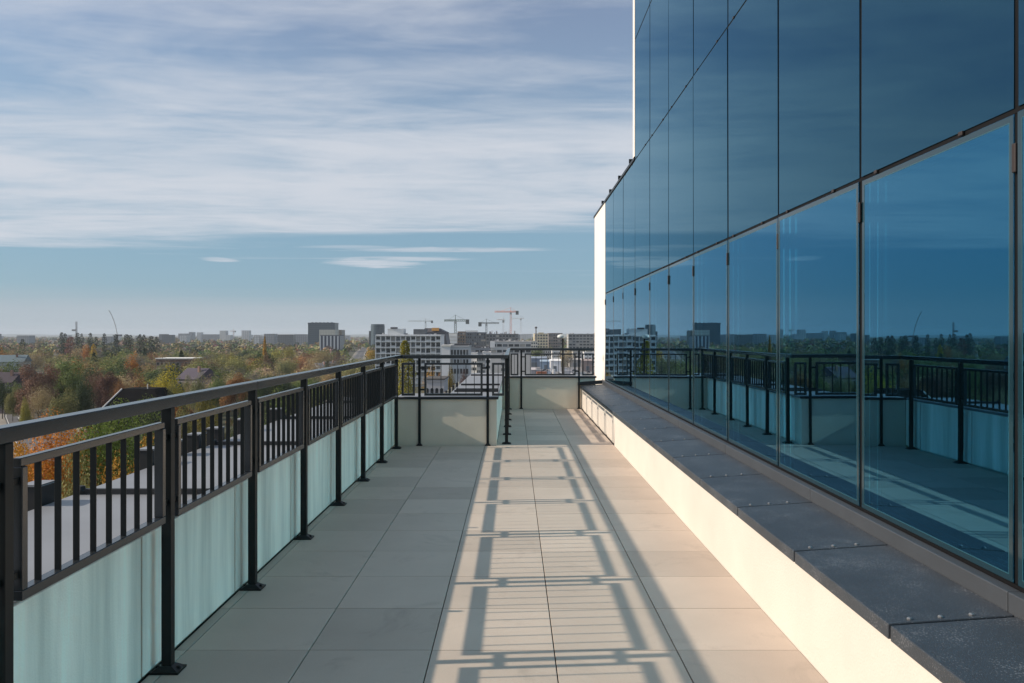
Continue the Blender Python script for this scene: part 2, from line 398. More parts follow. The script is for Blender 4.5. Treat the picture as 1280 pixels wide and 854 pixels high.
# ------------------------------------------------------------------ low wall with coping slabs
lw = thing('low_wall', 'low white wall along the glass facade, topped with dark speckled slabs', 'wall')
YN = -5.0
MB().box(XR, 1.84, YN, 11.17, -.05, .428).build('wall_core', M_white, lw, bevel=.003)
MB().box(XR+.045, 1.84, 11.173, DF-.003, -.05, .427).build('wall_core', M_white, lw)
for k in range(5):
    y0 = 11.19+1.1*k; MB().box(XR+.022, XR+.044, y0+.006, y0+1.088, .012, .42).build('wall_panel', M_white, lw, bevel=.002)
def slab(y0, y1):
    f = MB(); z0, z1 = .483, .515; x0, x1 = 1.378, 1.842
    f.quadbox([(x0,y0,.425),(x1,y0,.455),(x1,y1,.455),(x0,y1,.425),(x0,y0,z0),(x1,y0,z1),(x1,y1,z1),(x0,y1,z0)])
    return f
M_bolt = mat('steel_bolt', (.30, .30, .30), .35, metal=.8)
bolt_me = MB().lathe([(.010, -.002), (.010, .004), (.006, .008), (.001, .009)], n=10).mesh('bolt', M_bolt)
k = -8
while True:
    y0 = 2.95+1.0*k; y1 = y0+1.0; k += 1
    if y0 > DF-.3: break
    y1 = min(y1, DF-.06)
    s = slab(y0+.0085, y1-.0085).build('coping_slab', M_slab, lw, bevel=.004)
    for xx in (1.47, 1.585, 1.70):
        t = (xx-1.378)/(1.842-1.378); link('bolt', bolt_me, s, (xx, y0+.035, .483+.032*t))
M_kick = mat('grey_kickplate', (.046, .051, .059), .45, var=.1, scale=3)
y = YN
while y < DF-.1:
    y2 = min(y+2.0, DF-.06); MB().box(1.843, 1.895, y+.002, y2-.002, .46, .588).build('kickplate', M_kick, lw, bevel=.004); y = y2
MB().quadbox([(1.33,DF-.06,.49),(1.84,DF-.06,.52),(1.84,DF-.02,.52),(1.33,DF-.02,.49),(1.33,DF-.06,.56),(1.84,DF-.06,.60),(1.84,DF-.02,.60),(1.33,DF-.02,.56)]).build('end_cap', M_dark, lw, bevel=.004)

# ------------------------------------------------------------------ glass building
GX = 1.90
ROWS = [(.602, 2.385), (2.405, 4.265), (4.285, 6.145), (6.165, 8.02), (8.04, 9.9)]
YJ = [3.04+1.363*k for k in range(-6, 11)]
Y_UP = YJ[13]; Y_LO = YJ[16]       # 12.58 and 16.67
gb = thing('glass_building', 'blue mirror glass office facade rising on the right of the terrace', 'building')
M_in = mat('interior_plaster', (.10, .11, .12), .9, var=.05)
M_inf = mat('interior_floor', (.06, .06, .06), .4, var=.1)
Y0 = YJ[0]
f = MB()
f.box(1.96, 9, Y0, Y_UP, 2.45, 9.85); f.box(1.96, 9, Y_UP+.001, Y_LO-.02, 2.45, 4.2)
f.box(6.5, 9, Y0, Y_LO-.02, .58, 2.449); f.box(1.96, 6.499, Y0-.2, Y0, .58, 2.449)
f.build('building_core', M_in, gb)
f = MB(); f.box(1.90, 9, Y0-.2, DF, GROUND, .578); f.box(-2.0, 1.895, -6, DN+.2, GROUND, -.1); f.box(XRET-.4, 1.895, DN+.201, DF+.3, GROUND, -.101)
f.build('base_block', M_cream_end, gb)
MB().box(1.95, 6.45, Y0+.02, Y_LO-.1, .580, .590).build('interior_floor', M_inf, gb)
f = MB()
for yy in (1.2, 7.6, 13.0): f.box(2.9, 3.2, yy, yy+.3, .59, 2.445)
f.build('interior_column', mat('column_paint', (.6, .62, .6), .8), gb)
MB().box(4.4, 4.5, Y0+.3, 6.4, .592, 2.445).build('partition', M_in, gb)
M_edge = mat('pane_edge', (.018, .075, .10), .25, spec=.7); M_frit = mat('pane_frit', (.008, .028, .040), .08, spec=.8)
M_gask = mat('black_gasket', (.005, .005, .006), .7, spec=.15)
M_alu = mat('bronze_trim', (.030, .022, .020), .5, spec=.3)
clamp = MB(); clamp.box(-.010, 0, -.012, .012, -.055, .055); clamp_me = clamp.mesh('clamp', M_alu, .003)
clip = MB(); clip.box(-.009, 0, -.016, .016, -.008, .010); clip_me = clip.mesh('clip', M_alu, .002)
PANE = {}
for r, (z0, z1) in enumerate(ROWS):
    last = 16 if r < 2 else 13
    for k in range(last):
        y0, y1 = YJ[k]+.016, YJ[k+1]-.016
        key = (r,)
        if key not in PANE:
            h = z1-z0; wd = y1-y0
            PANE[key] = MB().box(0, .022, 0, wd, 0, h).mesh('glass_pane', M_gl_lo if r == 0 else M_gl_up, .0015)
            if r == 0:
                e = MB()
                for t0, t1, zz, mi in ((.002, .026, -.0012, 0), (.026, .030, -.0010, 1)):
                    e.box(zz, zz+.001, t1, wd-t1, t0, t1, mi); e.box(zz, zz+.001, t1, wd-t1, h-t1, h-t0, mi); e.box(zz, zz+.001, t0, t1, t0, h-t0, mi); e.box(zz, zz+.001, wd-t1, wd-t0, t0, h-t0, mi)
                PANE['edge'] = e.mesh('pane_border', [M_frit, M_edge])
        p = link('glass_pane', PANE[key], gb, (GX, y0, z0)); p.rotation_euler = (0, random.gauss(0, .0011), random.gauss(0, .0013))
        if r == 0: link('pane_border', PANE['edge'], p)
        if r == 0: link('clamp', clamp_me, gb, (GX-.001, YJ[k+1], z1-.17))
        if r in (0, 1) and k < last-1:
            for q in (.35, 1.15): link('clip', clip_me, gb, (GX-.001, y0+q, z1+.012))
    for k in range(last+1):
        f = MB(); f.box(GX+.006, GX+.058, YJ[k]-.0155, YJ[k]+.0155, z0, z1); f.build('mullion', M_gask, gb)
    f = MB(); f.box(GX+.004, GX+.058, Y0, YJ[last]-.016, z1+.001, z1+.019); f.build('transom', M_gask, gb)
MB().box(GX+.002, GX+.058, Y0, Y_LO-.02, .580, .600).build('sill_profile', M_gask, gb)
MB().box(GX-.012, 9.05, Y_UP+.025, 19.0, 4.285, 4.335).build('roof_edge', M_black, gb, bevel=.004)
for k in range(14, 18):
    MB().box(GX-.02, GX+.03, Y_UP+.5+1.363*(k-14), Y_UP+.54+1.363*(k-14), 4.335, 4.40).build('roof_clip', M_black, gb)
f = MB(); f.box(GX, 9, Y_LO+.018, 18.85, GROUND, 4.28); f.build('end_wall', M_cream_end, gb)
MB().box(GX-.004, 9, Y_UP+.018, Y_UP+.20, 4.34, 9.9).build('tower_edge', M_cream_end, gb)

exec_city = True
# ------------------------------------------------------------------ ground, hills, haze
def ground_mat():
    m = mat('ground_mix', (.06, .065, .04), .95)
    t = m.node_tree; b = t.nodes['Principled BSDF']
    g = t.nodes.new('ShaderNodeTexCoord')
    n = t.nodes.new('ShaderNodeTexNoise'); n.inputs['Scale'].default_value = .012; n.inputs['Detail'].default_value = 8; n.inputs['Roughness'].default_value = .65
    t.links.new(g.outputs['Object'], n.inputs[0])
    cr = t.nodes.new('ShaderNodeValToRGB'); e = cr.color_ramp.elements
    e[0].position = .35; e[0].color = (.030, .038, .018, 1); e[1].position = .68; e[1].color = (.11, .10, .085, 1)
    x = cr.color_ramp.elements.new(.5); x.color = (.055, .058, .028, 1); x = cr.color_ramp.elements.new(.58); x.color = (.075, .062, .038, 1)
    t.links.new(n.outputs[0], cr.inputs[0]); t.links.new(cr.outputs[0], b.inputs['Base Color'])
    return m
G = 14000
b = MB(); b.v = [(-G, -3000, GROUND), (G, -3000, GROUND), (G, G, GROUND), (-G, G, GROUND)]; b.f = [(0, 1, 2, 3)]; b.mi = [0]
struct(b.build('ground', ground_mat()))
M_hill = mat('far_hill', (.05, .06, .045), .95, var=.2, scale=.004)
b = MB(); n = 90
for i in range(n+1):
    a = -7600+i*16000/n; h = 16+14*math.sin(i*.31)+9*math.sin(i*.83+1)+random.uniform(-3, 3)
    for (yy, zz) in ((11000, GROUND-1), (11400, GROUND+max(4, h)*.7), (12000, GROUND+max(6, h)), (13000, GROUND-1)): b.v.append((a, yy, zz))
for i in range(n):
    for q in range(3):
        b.f.append((i*4+q, i*4+4+q, i*4+5+q, i*4+1+q)); b.mi.append(0)
struct(b.build('hills', M_hill, smoothf=True))

M_asph = mat('asphalt', (.10, .10, .105), .9, var=.12, scale=.3)
M_pave = mat('pavement', (.24, .22, .19), .9, var=.1, scale=.4)
M_paint = mat('road_paint', (.7, .7, .68), .8)
def road(pts, wd, name='road', kerb=True):
    b = MB(); p2 = MB(); mk = MB()
    P = [Vector((x, y, 0)) for x, y in pts]
    for a, c in zip(P[:-1], P[1:]):
        d = (c-a).normalized(); s = Vector((-d.y, d.x, 0)); Ln = (c-a).length
        def strip(mb, o0, o1, z0, z1, a=a, c=c):
            mb.quadbox([a+s*o0+Vector((0,0,z0)), a+s*o1+Vector((0,0,z0)), c+s*o1+Vector((0,0,z0)), c+s*o0+Vector((0,0,z0)),
                        a+s*o0+Vector((0,0,z1)), a+s*o1+Vector((0,0,z1)), c+s*o1+Vector((0,0,z1)), c+s*o0+Vector((0,0,z1))])
        strip(b, -wd/2, wd/2, GROUND-.2, GROUND+.06)
        if kerb:
            strip(p2, wd/2, wd/2+3, GROUND-.2, GROUND+.19); strip(p2, -wd/2-3, -wd/2, GROUND-.2, GROUND+.19)
            t = 2
            while t < Ln-4:
                q = a+d*t; strip(mk, -.08, .08, GROUND+.05, GROUND+.066, q, q+d*3); t += 9
            for side in (-1, 1): strip(mk, side*(wd/2-.5)-.07, side*(wd/2-.5)+.07, GROUND+.05, GROUND+.066)
    o = struct(b.build(name, M_asph))
    if kerb:
        struct(p2.build('pavement', M_pave)); struct(mk.build('road_marking', M_paint))
    return o
road([(-45, 95), (-154, 257), (-262, 430), (-420, 640)], 15)
road([(-113, 250), (-113, 560), (-225, 1190), (-430, 2400)], 11)
road([(-60, 560), (60, 520), (320, 640)], 9)
b = MB(); b.box(-28, 75, 470, 640, GROUND-.3, GROUND+.05); struct(b.build('yard', mat('yard_concrete', (.20, .20, .21), .9, var=.2, scale=.15)))

# ------------------------------------------------------------------ trees
M_leaf = mat('foliage', (.1, .1, .05), .75, island=.36, objcol=True, spec=.2)
def add_translucency(m):
    t = m.node_tree; b = t.nodes['Principled BSDF']; o = t.nodes['Material Output']
    tr = t.nodes.new('ShaderNodeBsdfTranslucent'); mx = t.nodes.new('ShaderNodeMixShader'); mx.inputs[0].default_value = .22
    t.links.new(b.inputs['Base Color'].links[0].from_socket, tr.inputs[0])
    t.links.new(b.outputs[0], mx.inputs[1]); t.links.new(tr.outputs[0], mx.inputs[2]); t.links.new(mx.outputs[0], o.inputs[0])
add_translucency(M_leaf)
M_bark = mat('bark', (.055, .045, .036), .9, var=.2, scale=2)

def leaves(pts, size, flat=.0, nrm=None):
    n = len(pts); q = rng.normal(size=(n, 3))*.45
    if nrm is None: nrm = np.stack([pts[:, 0], pts[:, 1], (pts[:, 2]-.5)*.35], 1); nrm = nrm/(np.linalg.norm(nrm, axis=1)[:, None]+1e-6)
    q = q+nrm; q /= np.linalg.norm(q, axis=1)[:, None]
    a = rng.normal(size=(n, 3)); a -= q*(np.sum(a*q, 1))[:, None]; a /= np.linalg.norm(a, axis=1)[:, None]; c = np.cross(q, a)
    s = size*rng.uniform(.6, 1.3, size=(n, 1)); e = s*rng.uniform(.45, .8, size=(n, 1))
    v = np.stack([pts-a*s*.5, pts+c*e*.5, pts+a*s*.5, pts-c*e*.5], 1).reshape(-1, 3)
    return v
def leaf_mesh(name, v):
    n = len(v)//4; me = bpy.data.meshes.new(name)
    me.vertices.add(len(v)); me.vertices.foreach_set('co', v.astype(np.float32).ravel())
    me.loops.add(len(v)); me.loops.foreach_set('vertex_index', np.arange(len(v), dtype=np.int32))
    me.polygons.add(n); me.polygons.foreach_set('loop_start', np.arange(0, len(v), 4, dtype=np.int32)); me.polygons.foreach_set('loop_total', np.full(n, 4, dtype=np.int32))
    me.materials.append(M_leaf); me.update(); me.validate(); return me
NOMR = {'broad': .34, 'layered': .36, 'twiggy': .32, 'poplar': .085, 'conifer': .2}
def crown_pts(kind, n):
    """unit tree: height 1, nominal crown radius about .34 (poplar .09, conifer .2)"""
    if kind == 'poplar':
        z = rng.uniform(.10, 1, n); rad = .095*np.minimum(1, ((1.01-z)*4.0)**.55)*np.minimum(1, (z-.02)*5)*(1+.18*np.sin(z*29+rng.uniform(0, 6))+.12*np.sin(z*67))
        t = rng.uniform(0, 6.283, n); r = rad*np.sqrt(rng.uniform(.25, 1.1, n)); return np.stack([r*np.cos(t), r*np.sin(t), z], 1), None
    if kind == 'conifer':
        z = rng.uniform(.06, 1, n)**1.25; lay = .5+.5*np.abs(np.sin(z*31)); rad = .20*(1-z)**.85*(.55+.45*lay)+.008
        t = rng.uniform(0, 6.283, n); r = rad*np.sqrt(rng.uniform(.15, 1.1, n))*(1+.2*np.sin(5*t)); return np.stack([r*np.cos(t), r*np.sin(t), z], 1), None
    P = []; D = []
    nl = 30 if kind == 'broad' else 22
    for i in range(nl):
        u = rng.normal(size=3); u /= np.linalg.norm(u)
        if u[2] < -.55: u[2] *= -.4
        rr = rng.uniform(.45, .95)
        if kind == 'broad': c = np.array([u[0]*.26*rr*1.1, u[1]*.26*rr*1.1, .62+u[2]*.27*rr]); lr = rng.uniform(.075, .145)
        elif kind == 'layered': c = np.array([u[0]*.30*rr, u[1]*.30*rr, .60+u[2]*.28*rr]); lr = rng.uniform(.10, .17)
        elif kind == 'twiggy': c = np.array([u[0]*.22*rr, u[1]*.22*rr, .62+u[2]*.30*rr]); lr = rng.uniform(.09, .15)
        k = int(n/nl*rng.uniform(.6, 1.4)*(lr/.11)**2); d = rng.normal(size=(k, 3)); d /= np.linalg.norm(d, axis=1)[:, None]
        rad = lr*(rng.uniform(.25, 1.12, size=(k, 1))**.5)
        if kind == 'twiggy': rad = lr*rng.uniform(.05, 1.25, size=(k, 1))
        q = d*rad
        if kind == 'layered': q[:, 2] *= .33
        P.append(c+q); D.append(d*.8+np.array(c-np.array([0, 0, .55]))/np.linalg.norm(c-np.array([0, 0, .55]))*.35)
    p = np.concatenate(P); dn = np.concatenate(D); lo, hi = np.percentile(p[:, 2], (1, 99.3)); p[:, 2] = .17+(p[:, 2]-lo)/(hi-lo)*.82
    p[:, :2] *= NOMR[kind]/np.percentile(np.hypot(p[:, 0], p[:, 1]), 93)
    k = p[:, 2] > .10; dn = dn/np.linalg.norm(dn, axis=1)[:, None]
    return p[k], dn[k]
def trunk_mesh(kind, limbs):
    b = MB()
    top = .9 if kind in ('poplar', 'conifer') else .5
    b.bar((0, 0, -.01), (.008, .004, .25), .020, r2=.015, n=7); b.bar((.008, .004, .249), (.0, 0, top), .015, r2=.004, n=6)
    if kind not in ('poplar', 'conifer'):
        for i in range(limbs):
            t = i*2.4+random.random(); z = .22+.28*random.random(); ln = random.uniform(.18, .30)
            e = (ln*math.cos(t)*.8, ln*math.sin(t)*.8, z+ln*random.uniform(.5, 1.0)); b.bar((.004, 0, z), e, .009, r2=.003, n=5)
            for q in range(2):
                t2 = t+random.uniform(-.9, .9); s = Vector((0, 0, z)).lerp(Vector(e), random.uniform(.5, .9)); ln2 = .13
                b.bar(s, s+Vector((ln2*math.cos(t2)*.7, ln2*math.sin(t2)*.7, ln2*.7)), .004, r2=.0015, n=4)
    return b.mesh('trunk', M_bark)
LOD = {0: (90000, .0125), 1: (12000, .0235), 2: (3800, .036), 3: (1300, .056)}
PROTO = {}
TRUNK = {}
KINDS = ('broad', 'layered', 'twiggy', 'poplar', 'conifer')
def proto(kind, lod):
    key = (kind, lod, random.randrange(3 if lod else 2))
    if key not in PROTO:
        n, s = LOD[lod]; 
        if kind == 'twiggy': s *= .62
        if kind == 'poplar': n = int(n*.7); s *= .62
        cp, cn = crown_pts(kind, n); PROTO[key] = leaf_mesh('crown', leaves(cp, s, 0, cn))
    return PROTO[key]
for kd in KINDS: TRUNK[kd] = trunk_mesh(kd, 8)
NAMES = {'broad': 'broadleaf_tree', 'layered': 'spreading_tree', 'twiggy': 'bare_tree', 'poplar': 'poplar_tree', 'conifer': 'conifer_tree'}
TREES = []
def tree(x, y, h, r, kind, col, label, group=None, cat='tree', z0=GROUND):
    d = math.hypot(x, y); lod = 0 if d < 110 else 1 if d < 300 else 2 if d < 620 else 3
    t = thing(NAMES[kind], label, cat, (x, y, z0), random.uniform(0, 6.28), group)
    s = r/NOMR[kind]
    c = link('crown', proto(kind, lod), t); c.scale = (s, s, h); c.color = (*col, 1)
    k = link('trunk', TRUNK[kind], t); k.scale = (s*.8, s*.8, h)
    TREES.append((x, y, r)); return t
def ptree(pxl, ytop, d, rpx, kind, col, label, group=None):
    h = Z(ytop, d)-GROUND
    return tree(X(pxl, d), d, h, rpx*d/F, kind, col, label, group)
RUST = (.26, .135, .055); BROWN = (.23, .165, .085); TAN = (.34, .27, .145); MAROON = (.19, .105, .072); OLIVE = (.185, .18, .066)
GREEN = (.115, .155, .044); DGREEN = (.046, .068, .026); YELLOW = (.34, .23, .03); YGREEN = (.25, .23, .05); ORANGE = (.36, .15, .028); GREY = (.155, .14, .11); PALE = (.16, .17, .080)
B = 'broad'
ptree(48, 457, 236, 22, 'layered', MAROON, 'wide maroon brown tree above the road, left of the green spreading tree')
ptree(84, 455, 244, 22, 'layered', GREEN, 'green tree with flat spreading layers beside the maroon one')
ptree(52, 481, 208, 17, 'twiggy', TAN, 'tan half bare tree beside the road bend')
ptree(77, 487, 196, 16, B, OLIVE, 'olive tree between the tan tree and the dark evergreen')
ptree(102, 472, 205, 15, B, DGREEN, 'very dark evergreen tree left of the black hipped roof')
ptree(32, 499, 200, 7, B, YGREEN, 'small yellow green tree at the road edge')
ptree(117, 462, 262, 17, 'twiggy', MAROON, 'purple brown tree behind the dark evergreen')
ptree(139, 467, 238, 15, 'layered', (.12, .06, .045), 'plum brown spreading tree behind the black hipped roof')
ptree(152, 474, 226, 11, 'twiggy', RUST, 'small red brown tree rising over the black roof ridge')
ptree(206, 461, 205, 24, B, (.38, .32, .035), 'big yellow green round tree right of the black roof')
ptree(180, 468, 198, 17, B, RUST, 'russet round tree in front of the yellow green one')
ptree(216, 480, 190, 15, B, OLIVE, 'olive green bushy tree under the yellow green one')
ptree(250, 468, 232, 14, B, PALE, 'pale sage green tree above the handrail by the purple roof')
ptree(272, 466, 236, 15, B, GREEN, 'mid green tree right of the pale sage one')
ptree(297, 469, 214, 17, 'layered', (.24, .12, .045), 'orange brown spreading tree just above the handrail')
ptree(150, 451, 345, 15, B, DGREEN, 'dark green round tree below the small orange tree')
ptree(166, 441, 400, 8, B, (.40, .17, .03), 'small bright orange tree in the middle of the wood')
ptree(117, 430, 505, 3.4, 'poplar', (.42, .28, .02), 'narrow golden yellow poplar in the wood')
ptree(108, 431, 520, 5, B, (.42, .17, .04), 'orange topped tree beside the golden poplar')
ptree(97, 433, 500, 8, 'twiggy', TAN, 'beige bare tree left of the orange topped tree')
ptree(88, 421, 640, 5.5, 'poplar', (.19, .08, .065), 'dusty pink columnar tree near the horizon')
ptree(4, 433, 560, 9, B, (.34, .16, .03), 'amber tree at the left edge of the wood')
ptree(26, 430, 560, 9, B, PALE, 'yellowish green tree near the left edge, below the skyline')
ptree(331, 420, 520, 5, 'conifer', (.42, .24, .03), 'golden cone shaped tree near the white far towers')
ptree(465, 435, 640, 8, B, (.38, .26, .03), 'golden tree left of the pale grid apartment block')
ptree(362, 434, 560, 7, B, YGREEN, 'lime green tree in the middle of the wood')
ptree(333, 442, 420, 12, B, (.15, .09, .05), 'copper brown round tree below the golden cone tree')
ptree(352, 450, 400, 10, 'twiggy', PALE, 'pale grey green slim tree beside the copper tree')
ptree(380, 452, 400, 9, B, (.18, .07, .05), 'reddish tree above the handrail, mid wood')
ptree(400, 436, 520, 14, 'twiggy', TAN, 'beige thinning tree under the striped office block')
ptree(425, 438, 560, 12, 'twiggy', (.17, .11, .08), 'pinkish brown tree next to the far street')
ptree(506, 426, 128, 12.5, 'poplar', (.24, .22, .03), 'tall yellow green poplar in front of the pale grid apartment block')
ptree(537, 459, 330, 8, B, (.42, .24, .025), 'golden tree seen through the near balustrade')
ptree(550, 464, 300, 6, B, (.38, .17, .03), 'small amber tree right of the golden tree, through the balustrade')
ptree(561, 462, 240, 8, B, (.22, .17, .04), 'yellowing tree behind the dark chimney row')
ptree(582, 462, 230, 10, 'twiggy', (.10, .055, .045), 'purplish bare tree right of the dark chimney row')
ptree(568, 450, 330, 9, 'layered', DGREEN, 'dark flat topped pine behind the purplish bare tree')
ptree(597, 476, 180, 6, 'twiggy', BROWN, 'brown bare tree by the grey coping, through the balustrade')
# just below the terrace, seen through the left balustrade
ptree(62, 541, 58, 83, B, (.50, .20, .03), 'orange leaved tree right below the first railing bay')
ptree(22, 565, 52, 54, B, (.50, .25, .03), 'amber tree at the picture edge below the railing')
ptree(128, 528, 60, 76, B, (.13, .18, .035), 'leafy green tree below the first railing bay')
ptree(178, 524, 66, 57, B, GREEN, 'darker green tree just left of the second full post')
ptree(160, 578, 44, 64, B, (.36, .20, .035), 'low russet and yellow tree close under the coping edge')
ptree(110, 590, 41, 54, B, OLIVE, 'low olive tree close under the coping edge')
ptree(215, 520, 72, 32, B, OLIVE, 'olive tree behind the second full post')
ptree(262, 506, 82, 30, B, (.15, .13, .03), 'yellowish tree below the third railing bay')
ptree(232, 512, 98, 26, B, (.22, .10, .03), 'rusty tree behind the second railing bay')
ptree(312, 500, 90, 26, B, DGREEN, 'dark green tree below the third full post')
ptree(355, 492, 120, 24, B, GREEN, 'green tree below the fourth railing bay')
ptree(395, 496, 110, 22, B, OLIVE, 'olive tree seen through the far bays of the left railing')
for i, (pp, yt, dd, rr, kk, cc, ll) in enumerate([(3, 474, 246, 13, B, DGREEN, 'dark green tree hiding the dark house at the left edge'), (16, 484, 240, 9, B, OLIVE, 'olive tree between the dark house and the road'),
        (14, 452, 330, 14, B, GREEN, 'green tree below the teal roofed house'), (-4, 455, 320, 12, B, BROWN, 'brown tree at the left picture edge below the teal roof'), (33, 447, 350, 12, 'twiggy', GREY, 'grey bare tree right of the teal roofed house'),
        (224, 474, 246, 9, B, DGREEN, 'dark green tree in front of the purple roofed house'), (240, 476, 244, 9, 'twiggy', TAN, 'tan bare tree in front of the purple roofed house'), (200, 462, 262, 9, B, OLIVE, 'olive tree behind the left side of the yellow green round tree'),
        (206, 452, 384, 12, B, BROWN, 'brown tree hiding the left half of the brick building'), (230, 453, 380, 13, B, (.17, .10, .06), 'chestnut tree hiding the right half of the brick building'), (246, 447, 392, 12, B, BROWN, 'brown round tree just right of the brick building'), (262, 449, 388, 11, 'twiggy', (.17, .11, .075), 'thin brown tree further right of the brick building'),
        (234, 471, 256, 11, B, OLIVE, 'round olive tree between the two trees before the purple roofed house'), (20, 478, 258, 12, B, GREEN, 'green tree right of the dark house by the road'), (318, 472, 318, 10, B, DGREEN, 'dark tree in front of the rust roofed house'), (270, 436, 610, 11, B, OLIVE, 'olive tree left of the golden cone tree, halfway to the skyline'), (286, 441, 560, 9, B, YGREEN, 'yellow green tree right behind the brick building, left of the golden cone tree'),
        (86, 452, 400, 11, 'twiggy', GREY, 'grey bare tree below the dusty pink columnar tree'), (103, 453, 396, 10, B, RUST, 'rust tree below the orange topped tree'), (120, 458, 350, 10, B, MAROON, 'maroon tree under the golden narrow poplar'),
        (66, 462, 300, 14, B, GREEN, 'green tree behind the tan tree by the road'), (186, 458, 320, 14, B, OLIVE, 'wide olive tree behind the russet round tree'), (165, 459, 310, 12, B, (.16, .09, .06), 'cocoa brown tree left of the wide olive tree'), (10, 497, 288, 10, 'twiggy', DGREEN, 'dark tree at the far side of the road, left edge')]):
    ptree(pp, yt, dd, rr, kk, cc, ll)
for pxx, yt, rr in ((77, 415.5, 2.6), (81.5, 417, 2.4), (97, 416, 2.6), (102, 417, 2.2), (113, 416.5, 2.6), (120, 421, 2.5), (130.5, 417, 2.4), (145, 418, 3), (158, 418, 3.4), (163, 419, 3), (175, 418, 3.4), (180, 418.5, 3), (189, 420, 3.6), (196, 421, 3.2), (28, 424, 2.6)):
    ptree(pxx, yt, 690+random.uniform(-40, 40), rr*1.25, 'poplar', (.036, .048, .030), 'dark green poplar in the loose row along the left horizon', 'poplars along the left horizon')

# ------------------------------------------------------------------ buildings
M_win = mat('window_glass', (.025, .032, .042), .12, spec=.8)
M_wframe = mat('window_frame', (.35, .35, .34), .6)
WMAT = {}
def wallm(col):
    k = tuple(round(c, 3) for c in col)
    if k not in WMAT: WMAT[k] = mat('facade', tuple(min(.8, c*1.22) for c in col), .85, var=.08, scale=.12)
    return WMAT[k]
WIN = {}
M_win2 = mat('window_glass_pale', (.10, .12, .14), .15, spec=.8); M_blind = mat('window_blind', (.38, .36, .33), .7)
wr = random.Random(5)
def window_any(wd, ht): return window_me(wd, ht, wr.choices([M_win, M_win2, M_blind], [7, 2.5, 1.2])[0])
def window_me(wd, ht, m=None):
    m = m or M_win; k = (round(wd, 2), round(ht, 2), m.name)
    if k not in WIN:
        f = MB(); t = .10
        f.box(-wd/2, wd/2, -.03, .05, -ht/2, ht/2, 0)
        f.box(-wd/2-t, wd/2+t, -.09, .04, -ht/2-t, -ht/2+.01, 1); f.box(-wd/2-t, wd/2+t, -.09, .04, ht/2-.01, ht/2+t, 1)
        f.box(-wd/2-t, -wd/2+.01, -.09, .04, -ht/2+.011, ht/2-.011, 1); f.box(wd/2-.01, wd/2+t, -.09, .04, -ht/2+.011, ht/2-.011, 1)
        WIN[k] = f.mesh('window', [m, M_wframe])
    return WIN[k]
FOOT = []
def block(name, label, p0, p1, ytop, d, depth, col, nx=0, ny=0, floor_h=3.1, cat='building', group=None, side=0, ybase=None, roof=True, ww=.55, wh=.5, rz=0, parapet=.5):
    """flat roofed block: front face spans pixel columns p0..p1 at distance d"""
    x0, x1 = X(p0, d), X(p1, d); zt = Z(ytop, d); wd = x1-x0; h = zt-GROUND
    t = thing(name, label, cat, ((x0+x1)/2, d, GROUND), rz, group); FOOT.append((x0-4, x1+4, d-6, d+depth+6))
    MB().box(-wd/2, wd/2, 0, depth, -.3, h).build('wall', wallm(col), t)
    if roof:
        f = MB(); e = .3; f.box(-wd/2-.15, wd/2+.15, -.15, e, h+.002, h+parapet); f.box(-wd/2-.15, wd/2+.15, depth-e, depth+.15, h+.002, h+parapet)
        f.box(-wd/2-.15, -wd/2+e, e, depth-e, h+.002, h+parapet); f.box(wd/2-e, wd/2+.15, e, depth-e, h+.002, h+parapet)
        f.build('roof_parapet', wallm(tuple(c*.8 for c in col)), t)
    if nx:
        cw = wd/nx
        for j in range(ny):
            z = h-floor_h*(j+.55)
            if z < 1: break
            for i in range(nx): link('window', window_any(cw*ww, floor_h*wh), t, (-wd/2+cw*(i+.5), -.01, z))
        if side:
            cw = depth/side; me = window_me(cw*ww, floor_h*wh)
            for j in range(ny):
                z = h-floor_h*(j+.55)
                if z < 1: break
                for i in range(side):
                    o = link('window', me, t, (-wd/2-.01, cw*(i+.5), z)); o.rotation_euler.z = R(-90)
    return t, wd, h
def roofbox(t, x0, x1, y0, y1, z0, z1, col, name='roof_box'):
    return MB().box(x0, x1, y0, y1, z0, z1).build(name, wallm(col), t)
def clutter(t, wd, depth, h, n, hmax=2.0):
    for i in range(n):
        x = random.uniform(-wd/2+1, wd/2-2); y = random.uniform(1, depth-2); s = random.uniform(.5, 1.4); hh = random.uniform(.5, hmax)
        roofbox(t, x, x+s, y, y+s, h, h+hh, random.choice([(.4, .4, .4), (.6, .6, .58), (.2, .2, .22)]), 'roof_unit')

# pale grid apartment block
t, wd, h = block('apartment_block', 'pale grey apartment block with a grid of balconies behind the poplar', 470, 551, 419.5, 400, 20, (.56, .57, .58), 0)
g = MB(); nx, ny, fh = 13, 8, 2.95
for j in range(ny+1): g.box(-wd/2-.2, wd/2+.2, -1.3, -.001, h-fh*j-.28, h-fh*j)
for i in range(nx+1):
    x = -wd/2+wd*i/nx; g.box(x-.16, x+.16, -1.25, -.002, h-fh*ny, h-.281)
g.build('balcony_grid', wallm((.55, .57, .58)), t)
me = window_me(wd/nx*.74, fh*.62); rl_me = MB().box(-wd/nx*.42, wd/nx*.42, -.03, .03, 0, .9).mesh('balcony_rail', wallm((.36, .40, .43)))
for j in range(7):
    for i in range(nx):
        link('window', window_any(wd/nx*.74, fh*.62), t, (-wd/2+wd*(i+.5)/nx, -.01, h-fh*(j+.55)))
        if (i*3+j) % 5 < 2: link('balcony_rail', rl_me, t, (-wd/2+wd*(i+.5)/nx, -1.22, h-fh*(j+1)+.001))
roofbox(t, -wd/2+5, -wd/2+13, 5, 14, h, h+3.4, (.45, .47, .47), 'penthouse'); roofbox(t, -wd/2+6.5, -wd/2+9.5, 4.5, 9, h+3.4, h+4.2, (.06, .06, .07), 'penthouse')
